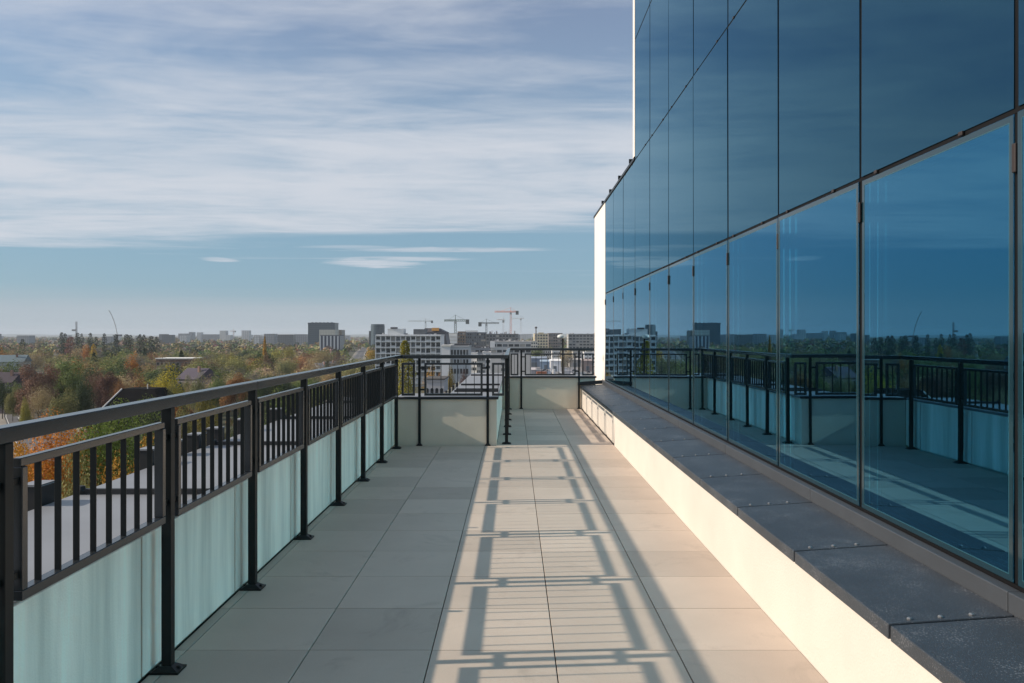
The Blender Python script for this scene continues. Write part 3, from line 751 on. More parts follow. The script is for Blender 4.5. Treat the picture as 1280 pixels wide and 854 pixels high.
roofbox(t, -wd/2+18, -wd/2+24, 5, 14, h, h+3.2, (.08, .09, .10), 'penthouse'); clutter(t, wd, 18, h, 22, 1.3)
# dark gabled block behind it
t, wd, h = block('office_block', 'dark block with an orange topped roof behind the pale grid block', 523, 556, 416, 520, 30, (.09, .09, .10))
f = MB(); f.quadbox([(-wd/2,2,h),(wd/2+1,2,h),(wd/2+1,28,h),(-wd/2,28,h),(-wd/2+4,4,h+3),(wd/2-5,4,h+3),(wd/2-5,26,h+3),(-wd/2+4,26,h+3)]); f.build('roof', wallm((.07, .07, .08)), t)
roofbox(t, 0, wd/2-4, 1.5, 3.9, h+1.2, h+3.2, (.55, .28, .08), 'orange_scaffold')
f = MB(); f.quadbox([(wd/2,1,0),(wd/2+5,1,0),(wd/2+5,29,0),(wd/2,29,0),(wd/2,1,h),(wd/2+.1,1,h),(wd/2+.1,29,h),(wd/2,29,h)]); f.build('sloped_wall', wallm((.12, .12, .13)), t)
# the two dark towers and the striped block
def grid_mat(name, c1, c2, sx, sz, wx=.3, wz=.3):
    m = mat(name, c1, .35); t = m.node_tree; b = t.nodes['Principled BSDF']
    g = t.nodes.new('ShaderNodeTexCoord'); s = t.nodes.new('ShaderNodeSeparateXYZ'); t.links.new(g.outputs['Object'], s.inputs[0])
    def band(o, sc, wdt):
        a = t.nodes.new('ShaderNodeMath'); a.operation = 'MULTIPLY'; t.links.new(o, a.inputs[0]); a.inputs[1].default_value = 1/sc
        f = t.nodes.new('ShaderNodeMath'); f.operation = 'FRACT'; t.links.new(a.outputs[0], f.inputs[0])
        l = t.nodes.new('ShaderNodeMath'); l.operation = 'LESS_THAN'; t.links.new(f.outputs[0], l.inputs[0]); l.inputs[1].default_value = wdt; return l.outputs[0]
    mx = t.nodes.new('ShaderNodeMath'); mx.operation = 'MAXIMUM'
    ad = t.nodes.new('ShaderNodeMath'); ad.operation = 'ADD'; t.links.new(s.outputs[0], ad.inputs[0]); t.links.new(s.outputs[1], ad.inputs[1])
    t.links.new(band(ad.outputs[0], sx, wx), mx.inputs[0]); t.links.new(band(s.outputs[2], sz, wz), mx.inputs[1])
    c = t.nodes.new('ShaderNodeMix'); c.data_type = 'RGBA'; t.links.new(mx.outputs[0], c.inputs[0]); c.inputs[6].default_value = (*c1, 1); c.inputs[7].default_value = (*c2, 1)
    t.links.new(c.outputs[2], b.inputs['Base Color']); return m
M_tow = grid_mat('tower_glass', (.022, .046, .068), (.050, .078, .100), 3.2, 3.6, .25, .3)
def tower(name, label, p0, p1, ytop, d, depth, m, group=None):
    x0, x1 = X(p0, d), X(p1, d); h = Z(ytop, d)-GROUND; wd = x1-x0
    t = thing(name, label, 'building', ((x0+x1)/2, d, GROUND), 0, group); FOOT.append((x0-4, x1+4, d-6, d+depth+6))
    MB().box(-wd/2, wd/2, 0, depth, -.3, h).build('wall', m, t)
    return t, wd, h
t, wd, h = tower('office_tower', 'broad dark blue glass tower on the skyline', 385, 418.5, 405, 1450, 30, M_tow)
f = MB(); f.box(-wd/2-.3, wd/2+.3, -.3, .8, h+.01, h+2.2); f.box(-wd/2-.3, wd/2+.3, 29, 30.3, h+.01, h+2.2); f.box(-wd/2-.3, -wd/2+.8, .8, 29, h+.01, h+2.2); f.box(wd/2-.8, wd/2+.3, .8, 29, h+.01, h+2.2); f.build('roof_screen', M_tow, t)
for i in range(6): roofbox(t, -wd/2+4+i*7, -wd/2+7+i*7, 8, 14, h, h+3.2, (.1, .11, .12), 'roof_unit')
d = 1300; hh = Z(405.3, d)-GROUND; r = 8.7*d/F
t = thing('round_tower', 'dark round glass tower on the skyline left of the grid block', 'building', (X(470.7, d), d+r, GROUND))
MB().lathe([(r, -.3), (r, hh-2.5), (r*.97, hh-2.4), (r*.97, hh)], n=40).build('wall', M_tow, t)
MB().box(-r-2.4, -r*.75, -4, 4, 0, hh-11).build('stair_tower', wallm((.05, .06, .07)), t)
M_str = grid_mat('striped_fins', (.035, .045, .075), (.50, .53, .56), 4.2, 400, .42, 0)
t, wd, h = tower('office_block', 'dark block with white upright stripes below the broad dark tower', 400, 425, 420, 950, 22, M_str)
roofbox(t, -wd/2, wd/2, 0, 22, h, h+.9, (.07, .08, .10), 'roof')
M_cw = grid_mat('cream_panels', (.42, .42, .38), (.52, .52, .46), 4, 3.4, .2, .2)
t, wd, h = tower('office_block', 'pale cream block tucked between the broad tower and the striped block', 399, 419, 412.2, 1200, 25, M_cw)
t, wd, h = tower('office_block', 'tan block right of the pale cream block on the skyline', 419, 427, 412.4, 1230, 25, grid_mat('tan_panels', (.23, .20, .16), (.14, .13, .11), 3, 3.2, .3, .4))
# white low block and its neighbours
t, wd, h = block('white_block', 'small white three storey block right of the pale grid block', 563, 586, 434, 255, 14, (.46, .47, .48), 6, 3, 3.0)
roofbox(t, -wd/2+1, wd/2, 3, 12, h, h+1.0, (.05, .05, .055), 'penthouse')
t, wd, h = block('white_block', 'bright white windowless wing left of the small white block', 552, 562.7, 433.5, 254, 14, (.74, .72, .66))
t, wd, h = block('flat_block', 'low flat block with dark window bands above the near balustrade', 588, 617, 436, 560, 24, (.24, .26, .28), 5, 2, 3.2, ww=.8)
roofbox(t, -wd/2+3, wd/2, 8, 20, h, h+1.6, (.06, .06, .065), 'penthouse'); clutter(t, wd, 20, h, 8, 1.4)
t, wd, h = block('flat_block', 'grey flat block with a bright white end box beside the far railing', 613.5, 664, 427.8, 470, 22, (.52, .50, .48), 7, 2, 3.4, ww=.8, wh=.42)
roofbox(t, -wd/2-.4, -wd/2+2.4, -.5, 8, h-3.2, h+.4, (.78, .75, .70), 'end_box'); clutter(t, wd, 18, h, 14, 1.6)
t, wd, h = block('round_block', 'white banded stair block under the green crane', 560, 571, 417, 800, 14, (.62, .61, .58), 0)
for i in range(7): roofbox(t, -wd/2-.4, wd/2+.4, -.6, -.05, h-3-i*3.2, h-1.6-i*3.2, (.74, .73, .70), 'band')
t, wd, h = block('round_block', 'brown unfinished block right of the white banded block', 572, 581, 415, 810, 14, (.20, .14, .10), 3, 6, 3.2)
t, wd, h = block('glass_block', 'long dark blue glass block behind the cranes', 581, 607, 416, 900, 30, (.045, .065, .095), 9, 7, 3.4, ww=.85, wh=.6)
roofbox(t, -wd/2, -wd/2+14, 4, 12, h, h+2.5, (.62, .62, .6), 'penthouse')
t, wd, h = block('construction_block', 'dark unfinished concrete block under the red and white crane', 607.5, 648, 418, 880, 32, (.14, .14, .145), 10, 6, 3.5, ww=.75, wh=.6)
clutter(t, wd, 30, h, 26, 5)
t, wd, h = block('beige_block', 'beige stone block with a sunlit flank left of the pole lamp', 668, 685, 417.5, 900, 34, (.60, .52, .36), 5, 5, 3.2)
roofbox(t, -3, 3, 6, 12, h, h+1.6, (.3, .28, .22), 'roof_unit')
t, wd, h = block('brown_block', 'brown grey block right of the beige stone block', 685.5, 703, 417, 940, 34, (.20, .175, .165), 6, 5, 3.3, ww=.7)
t, wd, h = block('apartment_block', 'grey apartment block with white balcony stack at its left corner', 711, 746, 418, 830, 30, (.27, .27, .265), 8, 6, 3.0, ww=.75)
for j in range(7): roofbox(t, -wd/2-1.6, -wd/2-.01, -.8, 5, h-.9-j*3.0, h-j*3.0, (.74, .72, .64), 'balcony')
roofbox(t, -wd/2-.6, -wd/2-.02, -.3, 4.6, 0, h, (.42, .40, .35), 'balcony_core'); clutter(t, wd, 20, h, 9, 1.6)
t, wd, h = block('white_block', 'open framed pale block left of the beige stone block', 661, 672, 427, 800, 20, (.60, .57, .50), 4, 3, 3.2)
rb_ = random.Random(3)
for p0, p1, yt, dd, cc in ((587, 596, 442, 400, .7), (596, 606, 445, 390, .40), (603, 613, 441, 430, .72), (626, 634, 444, 425, .5), (636, 645, 439, 560, .74), (644, 652, 441, 600, .45), (650, 660, 437, 660, .74), (676, 690, 438, 760, .5), (690, 700, 439, 720, .74), (703, 712, 437, 740, .55), (716, 730, 440, 700, .42), (730, 745, 441, 660, .7)):
    t, wd, h = block('pale_block', 'small pale flat roofed block in the dense quarter before the cranes', p0, p1, yt, dd, 11, (cc, cc*.98, cc*.94), rb_.randrange(3, 6), 3, 3.0, ww=.6, wh=.45, group='small pale blocks of the dense quarter')
    clutter(t, wd, 10, h, 3, 1.4)
# grey arched house and dark chimney row through the near balustrade
t, wd, h = block('arched_house', 'pale grey house with arched windows seen through the near balustrade', 531, 555, 477.5, 190, 12, (.36, .36, .38))
roofbox(t, -wd/2-.2, wd/2+.2, -.2, 12, h+.5, h+.8, (.06, .055, .05), 'roof')
arch = MB(); arch.box(-.35, .35, -.06, .02, -.8, .2); arch.bar((0, -.06, .2), (0, .02, .2), .35, n=16); arch_me = arch.mesh('arched_window', M_win)
for j in range(2):
    for i in range(4): link('arched_window', arch_me, t, (-wd/2+wd*(i+.5)/4, -.01, h-2.0-3*j))
t, wd, h = block('chimney_house', 'low house carrying a stepped row of dark chimney slabs', 555.5, 573, 494, 185, 10, (.30, .27, .22), 0)
for i in range(4):
    x = -wd/2+.2+i*.82; MB().box(x, x+.52, -.1, 1.2, h-1, h+1.0+i*.62).build('chimney', M_dark, t); MB().box(x+.525, x+.68, -.1, 1.2, h-1, h+1.12+i*.62).build('chimney_edge', wallm((.62, .58, .46)), t)
# shelters, containers and vehicles in the yard
def shed(label, p0, p1, ytop, d, depth, col, roofcol, name='shed'):
    x0, x1 = X(p0, d), X(p1, d); h = Z(ytop, d)-GROUND; wd = x1-x0
    t = thing(name, label, 'shed', ((x0+x1)/2, d, GROUND)); FOOT.append((x0-3, x1+3, d-4, d+depth+4))
    MB().box(-wd/2, wd/2, 0, depth, -.2, h-1.2).build('wall', wallm(col), t)
    b = MB(); b.quadbox([(-wd/2-.4,-.4,h-1.198),(wd/2+.4,-.4,h-1.198),(wd/2+.4,depth+.4,h-1.198),(-wd/2-.4,depth+.4,h-1.198),(-wd/2-.4,depth*.45,h),(wd/2+.4,depth*.45,h),(wd/2+.4,depth*.55,h),(-wd/2-.4,depth*.55,h)])
    b.build('roof', wallm(roofcol), t)
    MB().box(-wd*.2, wd*.1, -.08, .02, 0, max(2, h*.45)).build('door', wallm((.10, .12, .14)), t)
    return t
shed('long slate blue shed behind the far balustrade, left half', 652, 684, 446, 640, 18, (.16, .20, .26), (.20, .24, .30))
shed('smaller steel blue shed beside the white van box, far balustrade', 676, 690, 450, 600, 12, (.22, .30, .38), (.28, .36, .44))
shed('white boxy shed in the middle of the far balustrade', 688, 701, 449, 560, 9, (.66, .66, .68), (.70, .70, .70))
shed('grey low shed behind the right far post', 712, 727, 448, 640, 14, (.24, .23, .22), (.33, .32, .31))
shed('brown grey shed next to the white end wall', 729, 741, 449, 560, 12, (.20, .16, .15), (.26, .22, .21))
shed('pale lilac grey shed at the left of the far balustrade', 653, 670, 460, 520, 10, (.34, .32, .33), (.42, .40, .41))
shed('pale blue shed seen through the near balustrade', 588, 604, 455, 470, 14, (.38, .46, .60), (.45, .50, .58))
shed('grey workshop right of the pale blue shed', 606, 634, 452, 540, 16, (.26, .26, .28), (.36, .36, .38))
cont = MB(); cont.box(-3.03, 3.03, -1.22, 1.22, .1, 2.6)
for i in range(16): cont.box(-2.9+i*.38, -2.75+i*.38, -1.26, 1.26, .25, 2.45)
for sx in (-1, 1):
    for sy in (-1, 1): cont.box(sx*3.0-.08, sx*3.0+.08, sy*1.2-.09, sy*1.2+.09, 0, 2.68)
M_cont = mat('container_paint', (.3, .3, .3), .6, objcol=True, var=.1, scale=.6)
cont_me = cont.mesh('shipping_container', M_cont)
def container(pxl, d, col, label, z=0):
    o = tag(link('shipping_container', cont_me, None, (X(pxl, d), d, GROUND+.06+z), random.uniform(-.2, .2)), label, 'container', 'containers in the yard'); o.color = (*col, 1); o.scale = (1.0, 1.0, 1.0)
container(597, 462, (.06, .22, .60), 'bright blue container in front of the pale blue shed')
container(619, 505, (.55, .40, .04), 'yellow container in front of the grey workshop', 2.68)
container(619, 506, (.10, .16, .50), 'dark blue container under the yellow one')
container(677, 505, (.42, .13, .04), 'orange red container behind the far balustrade')
container(645, 508, (.65, .65, .66), 'white container near the left far post')
container(725, 500, (.58, .58, .56), 'light grey container near the right far post')
container(709, 520, (.50, .50, .52), 'pale grey container right of the pole lamp')
container(591, 440, (.60, .22, .05), 'small orange container left of the blue one')

rc = random.Random(11)
for i in range(30):
    pp = rc.uniform(588, 742); dd = rc.uniform(470, 760); sw = rc.uniform(.7, 1.6)
    if any(a-1 < X(pp, dd) < c_+1 and e_-2 < dd < g_ for a, c_, e_, g_ in FOOT): continue
    b = MB(); z_ = 0
    for q in range(rc.randrange(1, 4)):
        hh = rc.uniform(.8, 1.6); w_ = sw*rc.uniform(.7, 1.1); b.box(-w_, w_, -w_, w_, z_+.01, z_+hh); b.box(-w_-.06, w_+.06, -w_-.06, w_+.06, z_+hh, z_+hh+.12); z_ += hh+.12
    o = b.build('pallet_stack', wallm(rc.choice([(.7, .7, .7), (.62, .62, .66), (.32, .30, .28), (.45, .33, .18), (.2, .26, .36), (.75, .73, .68)])), None, loc=(X(pp, dd), dd, GROUND+.06), rz=rc.uniform(0, 1.5))
    tag(o, 'tiny stack of goods standing in the distant yard behind the far railings', 'pallet stack', 'stacks of goods in the distant yard')
# houses
M_tile = {}
def house(pxl, yr, d, wpx, depth, wallc, roofc, label, rz=0, hip=False, roof_h=3.2, group=None, nwin=3):
    zt = Z(yr, d)-GROUND; wd = wpx*d/F; eave = max(3.0, zt-roof_h)
    t = thing('house', label, 'house', (X(pxl, d), d, GROUND), rz, group); FOOT.append((X(pxl, d)-wd/2-2, X(pxl, d)+wd/2+2, d-4, d+depth+4))
    MB().box(-wd/2, wd/2, 0, depth, -.3, eave).build('wall', wallm(wallc), t)
    e = .5; i = wd*.22 if hip else -.01
    f = MB(); k = [(-wd/2-e,-e,eave),(wd/2+e,-e,eave),(wd/2+e,depth+e,eave),(-wd/2-e,depth+e,eave),(-wd/2-e+i,depth/2,zt),(wd/2+e-i,depth/2,zt)]
    f.v = k; f.f = [(0,1,5,4), (2,3,4,5), (1,2,5), (3,0,4), (0,3,2,1)]; f.mi = [0]*5
    rf = f.build('roof', wallm(roofc), t)
    MB().box(wd*.18, wd*.18+.7, depth*.3, depth*.3+.7, zt-1.8, zt+.7).build('chimney', wallm((.22, .13, .10)), rf)
    me = window_me(1.0, 1.3)
    for i in range(nwin): link('window', me, t, (-wd/2+wd*(i+.5)/nwin, -.01, eave-1.6))
    return t
def hip_house():
    d = 178; zt = Z(488.5, d)-GROUND; t = thing('house', 'house with a large black hipped roof just over the handrail', 'house', (X(157, d), d, GROUND)); FOOT.append((X(110, d), X(205, d), d-6, d+18))
    wd = 112*d/F; ze = zt-8.5
    MB().box(-wd/2+.8, wd/2-.8, .8, 13, -.3, ze).build('wall', wallm((.16, .13, .11)), t)
    f = MB(); f.v = [(-wd/2,0,ze),(wd/2,0,ze),(wd/2,18,ze),(-wd/2,18,ze),(-wd/2+6.2,6,zt),(wd/2-6.2,6,zt),(wd/2-6.2,12,zt),(-wd/2+6.2,12,zt)]
    f.f = [(0,1,5,4),(1,2,6,5),(2,3,7,6),(3,0,4,7),(4,5,6,7),(3,2,1,0)]; f.mi = [0]*6
    rf = f.build('roof', mat('black_slate', (.008, .008, .009), .9, var=.2, scale=1.5, spec=.05), t)
    f = MB(); f.bar((-wd/2,0,ze+.05), (-wd/2+6.2,6,zt+.05), .16); f.build('hip_flashing', wallm((.5, .5, .5)), rf)
    f = MB(); f.bar((2, 6.3, zt-.4), (2, 6.3, zt+1.1), .12, n=8); f.build('vent_pipe', wallm((.45, .45, .45)), rf)
    for i in range(5): link('window', window_me(1.1, 1.4), t, (-wd/2+2+i*2.6, .78, ze-1.7))
hip_house()
house(10, 444, 380, 34, 10, (.36, .38, .38), (.10, .14, .16), 'white house with a teal grey roof at the left edge', R(12))
house(2, 466, 262, 24, 9, (.10, .08, .09), (.035, .025, .035), 'dark house with a blackish roof at the left edge above the road', 0)
t, wd, h = block('brick_building', 'long low brown brick building with a white roof edge in the wood', 195, 240, 449, 400, 14, (.16, .10, .075), 0, roof=False)
roofbox(t, -wd/2-.3, wd/2+.3, -.5, 14.3, h, h+.5, (.60, .59, .56), 'roof_edge')
for j in range(2):
    for i in range(9): link('window', window_me(1.3, 1.3), t, (-wd/2+wd*(i+.5)/9, -.01, h-2.3-3.2*j))
t = house(234, 461, 268, 30, 11, (.17, .14, .17), (.060, .050, .070), 'house with a dark purple roof and a green skylight', R(-18), roof_h=3.5)
MB().quadbox([(-2.2,.9,9.6),(1.2,.9,9.6),(1.2,3.4,11.4),(-2.2,3.4,11.4),(-2.2,.7,9.75),(1.2,.7,9.75),(1.2,3.2,11.55),(-2.2,3.2,11.55)]).build('skylight', wallm((.16, .26, .25)), t)
house(418, 452, 470, 16, 10, (.60, .58, .56), (.16, .16, .17), 'house with grey roof and white gable above the handrail', R(50))
house(407, 454, 460, 14, 10, (.55, .54, .52), (.18, .18, .19), 'second grey roofed house left of the white gable', R(48))
house(323, 461, 330, 17, 9, (.11, .10, .10), (.11, .065, .05), 'dark house with a rust roof at the third full post', R(-10))
house(455, 452, 700, 12, 12, (.66, .66, .66), (.55, .55, .56), 'white low building by the far street', R(8), roof_h=1.5)
# distant blocks on the skyline
M_far = grid_mat('far_block_facade', (.36, .37, .38), (.22, .23, .25), 4, 3.2, .5, .45)
M_fard = grid_mat('far_block_dark', (.16, .17, .18), (.10, .11, .12), 4, 3.2, .5, .45)
M_farw = grid_mat('far_block_white', (.62, .62, .61), (.40, .41, .42), 5, 3.2, .4, .4)
def far(p0, p1, yt, d, m, label, group=None): return tower('distant_block', label, p0, p1, yt, d, 20, m, group)
far(274.5, 282, 413.4, 2100, M_farw, 'white far tower with a dark top, left of the twin pair')
far(302, 311, 413.2, 2200, M_farw, 'right hand white far tower left of the golden cone tree')
far(223, 240, 417, 2400, M_far, 'long grey slab on the far left skyline')
far(236, 241, 415.2, 2350, M_far, 'small block stepping out of the long grey slab')
far(246, 251, 415.6, 2400, M_farw, 'white lift tower beside the long grey slab')
far(252, 272, 418, 2300, M_far, 'second long grey slab left of the white far tower')
far(21, 36, 419.5, 1500, M_far, 'bluish grey block at the far left skyline')
far(330, 343, 417.4, 1500, M_far, 'grey block right of the golden cone tree')
far(347, 366, 418.4, 1450, M_fard, 'dark low block between golden cone tree and broad tower')
far(368, 384, 418, 1600, M_far, 'light grey block adjoining the broad dark tower')
far(317, 324, 419.5, 1500, M_farw, 'small white block left of the golden cone tree')
for i in range(46):
    p = random.uniform(-40, 470) if i < 26 else random.uniform(560, 742); d = random.uniform(1500, 3800); wpx = random.uniform(3, 13); yt = random.uniform(417.3, 421)
    far(p, p+wpx, yt, d, random.choice([M_far, M_fard, M_farw]), 'tiny grey block among the low rooftops along the horizon', 'tiny distant blocks along the horizon')

# ------------------------------------------------------------------ cranes and masts
def lattice(b, a, c, s, n, r):
    a = Vector(a); c = Vector(c); d = (c-a); dn = d.normalized(); u = Vector((0, 1, 0)); v = dn.cross(u).normalized()
    cs = [u*s+v*s, u*s-v*s, -u*s-v*s, -u*s+v*s]
    for q in cs: b.bar(a+q, c+q, r)
    for i in range(n):
        p = a+d*(i/n); p2 = a+d*((i+1)/n)
        for j in range(4): b.bar(p+cs[j], p2+cs[(j+1) % 4], r*.7)
    return b
def crane(label, pxl, yj, d, jib_px, cj_px, col, sgn=-1, mast_s=1.0, cw=True):
    t = thing('tower_crane', label, 'crane', (X(pxl, d), d, GROUND)); h = Z(yj, d)-GROUND; m = wallm(col); k = d/F
    lattice(MB(), (0, 0, 0), (0, 0, h), mast_s, 22, .18*mast_s).build('mast', m, t)
    lattice(MB(), (0, 0, h+.8), (sgn*jib_px*k, 0, h+.8), .8*mast_s, 20, .16*mast_s).build('jib', m, t)
    lattice(MB(), (0, 0, h+.8), (-sgn*cj_px*k, 0, h+.8), .8*mast_s, 6, .2*mast_s).build('counter_jib', m, t)
    if cw: MB().box(-sgn*cj_px*k-1.8, -sgn*cj_px*k+1.8, -1.2, 1.2, h-3.0, h+1.8).build('counterweight', wallm((.09, .10, .10)), t)
    MB().box(-1.2, 1.2, -2.6, -1.0, h-2.6, h).build('cab', wallm((.3, .32, .32)), t)
    a = MB(); a.bar((0, 0, h), (0, 0, h+6*mast_s), .35*mast_s); a.bar((0, 0, h+6*mast_s), (sgn*jib_px*k*.6, 0, h+1.6), .08*mast_s); a.bar((0, 0, h+6*mast_s), (-sgn*cj_px*k*.8, 0, h+1.6), .08*mast_s); a.build('tie_bars', m, t)
    return t
crane('green grey tower crane above the white banded block', 569.3, 401.6, 850, 14, 15, (.10, .14, .12), -1, 1.1)
crane('dark tower crane with short jib, right of the green one', 608, 404.8, 900, 16, 8, (.06, .07, .07), 1, .9)
crane('red and white tower crane, tallest on the skyline', 638.5, 390.5, 1000, 20, 8, (.72, .22, .12), -1, 1.0)
crane('white jibbed tower crane left of the red and white one', 629.2, 400.5, 900, 8, 2, (.60, .60, .60), -1, .7, False)
crane('pale thin tower crane far behind the dark gabled block', 532, 402, 1500, 22, 8, (.34, .37, .36), -1, 1.0)
crane('small pale crane arm behind the red and white crane', 651, 398.6, 1400, 12, 4, (.55, .55, .55), -1, .8, False)
crane('faint tower crane between the white far towers', 292, 414.3, 2600, 4, 2, (.5, .42, .40), -1, 1.4)
t = thing('lattice_mast', 'thin lattice mast above the left horizon poplars', 'mast', (X(95.5, 1300), 1300, GROUND)); lattice(MB(), (0, 0, 0), (0, 0, Z(402, 1300)-GROUND), .9, 24, .2).build('mast', wallm((.2, .2, .21)), t)
MB().box(-7, -1, -1, 1, Z(414, 1300)-GROUND, Z(413, 1300)-GROUND+1.5).build('platform', wallm((.2, .2, .2)), t)
d = 1100; t = thing('luffing_crane', 'slender crane with a raised leaning jib over the left wood', 'crane', (X(146.5, d), d, GROUND)); zb = Z(418, d)-GROUND
lattice(MB(), (0, 0, 0), (0, 0, zb), .8, 14, .2).build('mast', wallm((.12, .12, .13)), t)
b = MB(); pts = [(146.5, 418), (144.5, 408), (142, 400), (139.3, 393.5), (136, 388)]
for (a0, a1), (c0, c1) in zip(pts[:-1], pts[1:]): b.bar((X(a0, d)-X(146.5, d), 0, Z(a1, d)-GROUND), (X(c0, d)-X(146.5, d), 0, Z(c1, d)-GROUND), .5, r2=.4)
b.build('jib', wallm((.22, .22, .23)), t); b = MB(); b.box(-1, 6, -1.4, 1.4, zb-2.5, zb-.2); b.build('counter_jib', wallm((.12, .12, .13)), t)
t = thing('rooftop_mast', 'dark rooftop mast with a knob left of the beige stone block', 'mast', (X(670, 815), 815, Z(424, 815)))
MB().bar((0, 0, -6), (0, 0, Z(411, 815)-Z(424, 815)), .7, r2=.5, n=8).lathe([(.5, 0), (1.3, .6), (1.3, 1.6), (.5, 2.2)], (0, 0, Z(411, 815)-Z(424, 815)), 10).build('pole', wallm((.08, .08, .09)), t)

# ------------------------------------------------------------------ cars
M_car = mat('car_paint', (.5, .5, .5), .3, objcol=True); M_tyre = mat('tyre', (.02, .02, .02), .8); M_lamp = mat('car_lamp', (.7, .7, .7), .3)
cb = MB(); cb.quadbox([(-.85,-2.1,.28),(.85,-2.1,.28),(.85,2.1,.28),(-.85,2.1,.28),(-.88,-2.15,.85),(.88,-2.15,.85),(.88,2.1,.92),(-.88,2.1,.92)])
cb.quadbox([(-.80,-1.15,.88),(.80,-1.15,.88),(.80,1.75,.90),(-.80,1.75,.90),(-.62,-.35,1.45),(.62,-.35,1.45),(.62,1.2,1.45),(-.62,1.2,1.45)])
body_me = cb.mesh('car', M_car, .06)
gw = MB(); gw.quadbox([(-.815,-1.0,.95),(.815,-1.0,.95),(.815,1.6,.95),(-.815,1.6,.95),(-.675,-.33,1.36),(.675,-.33,1.36),(.675,1.18,1.36),(-.675,1.18,1.36)])
glass_me = gw.mesh('car_windows', M_win)
wh_me = MB().bar((-.1, 0, 0), (.1, 0, 0), .32, n=14).mesh('wheel', M_tyre)
hl_me = MB().box(-.18, .18, -.03, .03, -.07, .07).mesh('headlight', M_lamp)
def make_car():
    o = link('car', body_me); link('car_windows', glass_me, o)
    for sx in (-1, 1):
        for yy in (-1.3, 1.35): link('wheel', wh_me, o, (sx*.80, yy, .32))
        link('headlight', hl_me, o, (sx*.6, -2.14, .68))
    return o
car0 = make_car(); first = True
def car(x, y, rz, col, label, group=None):
    global first
    o = car0 if first else dup_tree(car0); first = False
    o.location = (x, y, GROUND+.07); o.rotation_euler.z = rz; o.color = (*col, 1); tag(o, label, 'car', group)
WHT = (.7, .7, .7); BLK = (.02, .02, .022)
ra = math.atan2(257-95, -154+45)-R(90)      # heading of the road
for pxl, yy, col, lb, dr in ((27, 525.5, WHT, 'white car on the road just above the handrail', 0), (20, 506.5, BLK, 'dark car stopped at the far side of the road', 0), (24, 511.5, (.04, .04, .05), 'black car behind the dark stopped one', 0),
        (5, 506, (.55, .55, .52), 'pale car at the left edge of the road', 0), (5, 512, (.06, .06, .07), 'dark grey car at the left edge behind the pale one', 0), (3, 516.5, (.2, .2, .22), 'grey car nearest the left picture edge', 0)):
    d = -GROUND*F/(yy-VY) if False else (EYE-GROUND)*F/(yy-VY); car(X(pxl, d), d, ra+R(180)*(dr), col, lb)
YC = [(.7,.7,.7), (.5,.5,.52), (.05,.05,.06), (.3,.05,.04), (.1,.16,.3), (.62,.62,.6), (.2,.2,.21)]
for r_, d in enumerate((482, 489, 512, 527, 545, 566)):
    for i in range(12):
        x = -22+i*7.4+random.uniform(-1.5, 1.5)
        if any(a < x < c and e < d < g for a, c, e, g in FOOT) or random.random() < .25: continue
        car(x, d, R(random.choice([0, 180, 90]))+random.uniform(-.1, .1), random.choice(YC), 'tiny parked car in the distant yard behind the far railings', 'cars parked in the distant yard')
for i in range(10):
    y = 330+i*26+random.uniform(-5, 5); car(-113+random.choice([-2.6, 2.6, -4.4, 4.4]), y, 0, random.choice(YC), 'tiny car on the far street under the left handrail', 'cars on the far street')

# street lamp beside the road
t = thing('street_lamp', 'slim grey street lamp with pale globe beside the road at left', 'street lamp', (X(24, 268), 268, GROUND)); MB().bar((0, 0, 0), (0, 0, 8.6), .12, r2=.08, n=8).build('pole', wallm((.3, .3, .3)), t)
MB().lathe([(.08, 8.6), (.38, 8.8), (.46, 9.1), (.36, 9.4), (.05, 9.55)], n=14).build('lamp_head', wallm((.75, .75, .74)), t, smoothf=True)

# ------------------------------------------------------------------ the wood
def seg_d(x, y, a, c):
    a = np.array(a, float); c = np.array(c, float); p = np.array((x, y)); t = np.clip(np.dot(p-a, c-a)/np.dot(c-a, c-a), 0, 1); return np.linalg.norm(p-a-(c-a)*t)
ROADS = [((-45,95),(-154,257),12), ((-154,257),(-262,430),12), ((-113,250),(-113,560),9), ((-113,560),(-225,1190),9)]
def free(x, y, r):
    if any(a-r*.6 < x < c+r*.6 and e-r*.6 < y < g+r*.6 for a, c, e, g in FOOT): return False
    return all(seg_d(x, y, a, c) > wv+r*.5 for a, c, wv in ROADS)
WOODC = [('broad', RUST, 'rust brown broadleaf tree in the autumn wood beyond the left railing'), ('broad', OLIVE, 'olive green broadleaf tree in the autumn wood beyond the left railing'),
    ('twiggy', GREY, 'grey half bare tree in the autumn wood beyond the left railing'), ('broad', BROWN, 'dull brown broadleaf tree in the autumn wood beyond the left railing'),
    ('broad', GREEN, 'mid green broadleaf tree in the autumn wood beyond the left railing'), ('twiggy', TAN, 'tan half bare tree in the autumn wood beyond the left railing'),
    ('broad', YGREEN, 'yellow green broadleaf tree in the autumn wood beyond the left railing'), ('conifer', DGREEN, 'dark conifer in the autumn wood beyond the left railing'), ('layered', DGREEN, 'dark green spreading tree in the autumn wood beyond the left railing'), ('broad', MAROON, 'maroon broadleaf tree in the autumn wood beyond the left railing')]
WT = [1.8, 6, 4, 3.5, 5, 4.4, 2.0, .8, 2.4, .7]
n = 0; tries = 0
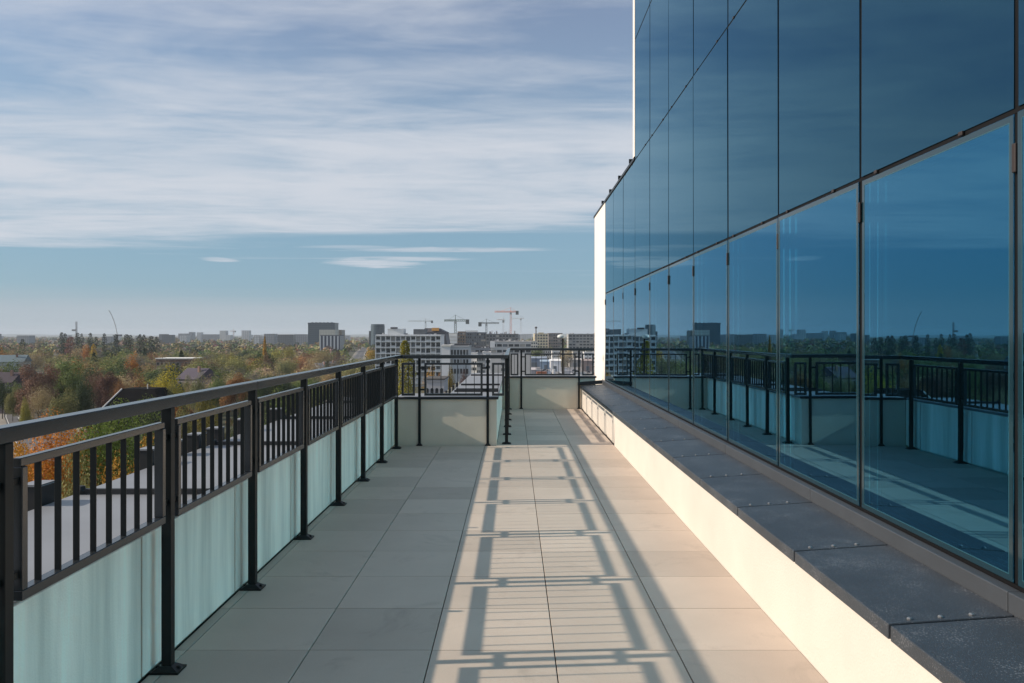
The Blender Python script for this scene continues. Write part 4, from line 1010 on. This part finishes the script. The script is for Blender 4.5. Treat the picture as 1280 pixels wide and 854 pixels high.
while n < 262 and tries < 9000:
    tries += 1
    d = 255*math.exp(random.random()*1.05); p = random.uniform(-60, 462)
    if n > 246: p = random.uniform(600, 740); d = random.uniform(560, 800)
    x = X(p, d); r = random.uniform(5.4, 9.4); h = random.uniform(9.5, 15.5)
    if not free(x, d, r) or any(math.hypot(x-a, d-c) < (r+q)*.55 for a, c, q in TREES): continue
    k, c, l = random.choices(WOODC, WT)[0]
    if k == 'conifer': r *= .6; h *= 1.1
    if p > 480: l = l.replace('in the autumn wood beyond the left railing', 'among the sheds behind the far railing')
    v = random.uniform(.85, 1.5); tree(x, d, h, r, k, tuple(q*v for q in c), l, 'trees of the autumn wood'); n += 1
# beyond that nobody could count them: one mass of crowns
def mass():
    V = []; C = []
    for i in range(5200):
        d = 640*math.exp(random.random()**.8*2.05); p = random.uniform(-160, 800)
        x = X(p, d)
        if p > 470 and d < 1000 and random.random() < .9: continue
        if any(a < x < c and e-8 < d < g for a, c, e, g in FOOT) or seg_d(x, d, (-113,560), (-225,1190)) < 12: continue
        h = random.uniform(8, 15)*(1.15 if d > 1500 else 1); r = random.uniform(3.5, 7)
        m = 34 if d < 1100 else 18
        u = rng.normal(size=(m, 3)); u /= np.linalg.norm(u, axis=1)[:, None]; u[:, 2] = np.abs(u[:, 2])*1.0-.25
        pts = np.array((x, d, GROUND+h*.55))+u*np.array((r, r, h*.45))*rng.uniform(.6, 1.05, size=(m, 1))
        V.append(leaves(pts, 2.9 if d < 1100 else 4.4, 0, u)); _, c, _ = random.choices(WOODC, WT)[0]; C += [tuple(q*random.uniform(.8, 1.25) for q in c)]*m
    me = leaf_mesh('far_wood', np.concatenate(V)); at = me.attributes.new('leafcol', 'FLOAT_COLOR', 'FACE')
    at.data.foreach_set('color', np.concatenate([np.array(C), np.ones((len(C), 1))], 1).astype(np.float32).ravel())
    m = bpy.data.materials.new('far_foliage'); m.use_nodes = True; b = m.node_tree.nodes['Principled BSDF']; a = m.node_tree.nodes.new('ShaderNodeAttribute'); a.attribute_name = 'leafcol'
    m.node_tree.links.new(a.outputs['Color'], b.inputs['Base Color']); b.inputs['Roughness'].default_value = .9
    me.materials.clear(); me.materials.append(m)
    o = link('far_wood', me); o['kind'] = 'stuff'; o['label'] = 'far autumn woodland fading towards the horizon'
mass()

# ------------------------------------------------------------------ haze
hm = bpy.data.materials.new('haze_air'); hm.use_nodes = True; t = hm.node_tree
t.nodes.remove(t.nodes['Principled BSDF']); pv = t.nodes.new('ShaderNodeVolumePrincipled'); pv.inputs['Density'].default_value = .00009; pv.inputs['Color'].default_value = (.80, .90, 1, 1)
t.links.new(pv.outputs[0], t.nodes['Material Output'].inputs['Volume'])
struct(MB().box(-G-500, G+500, -3500, G+500, GROUND-1.5, 90).build('haze', hm), 'stuff')
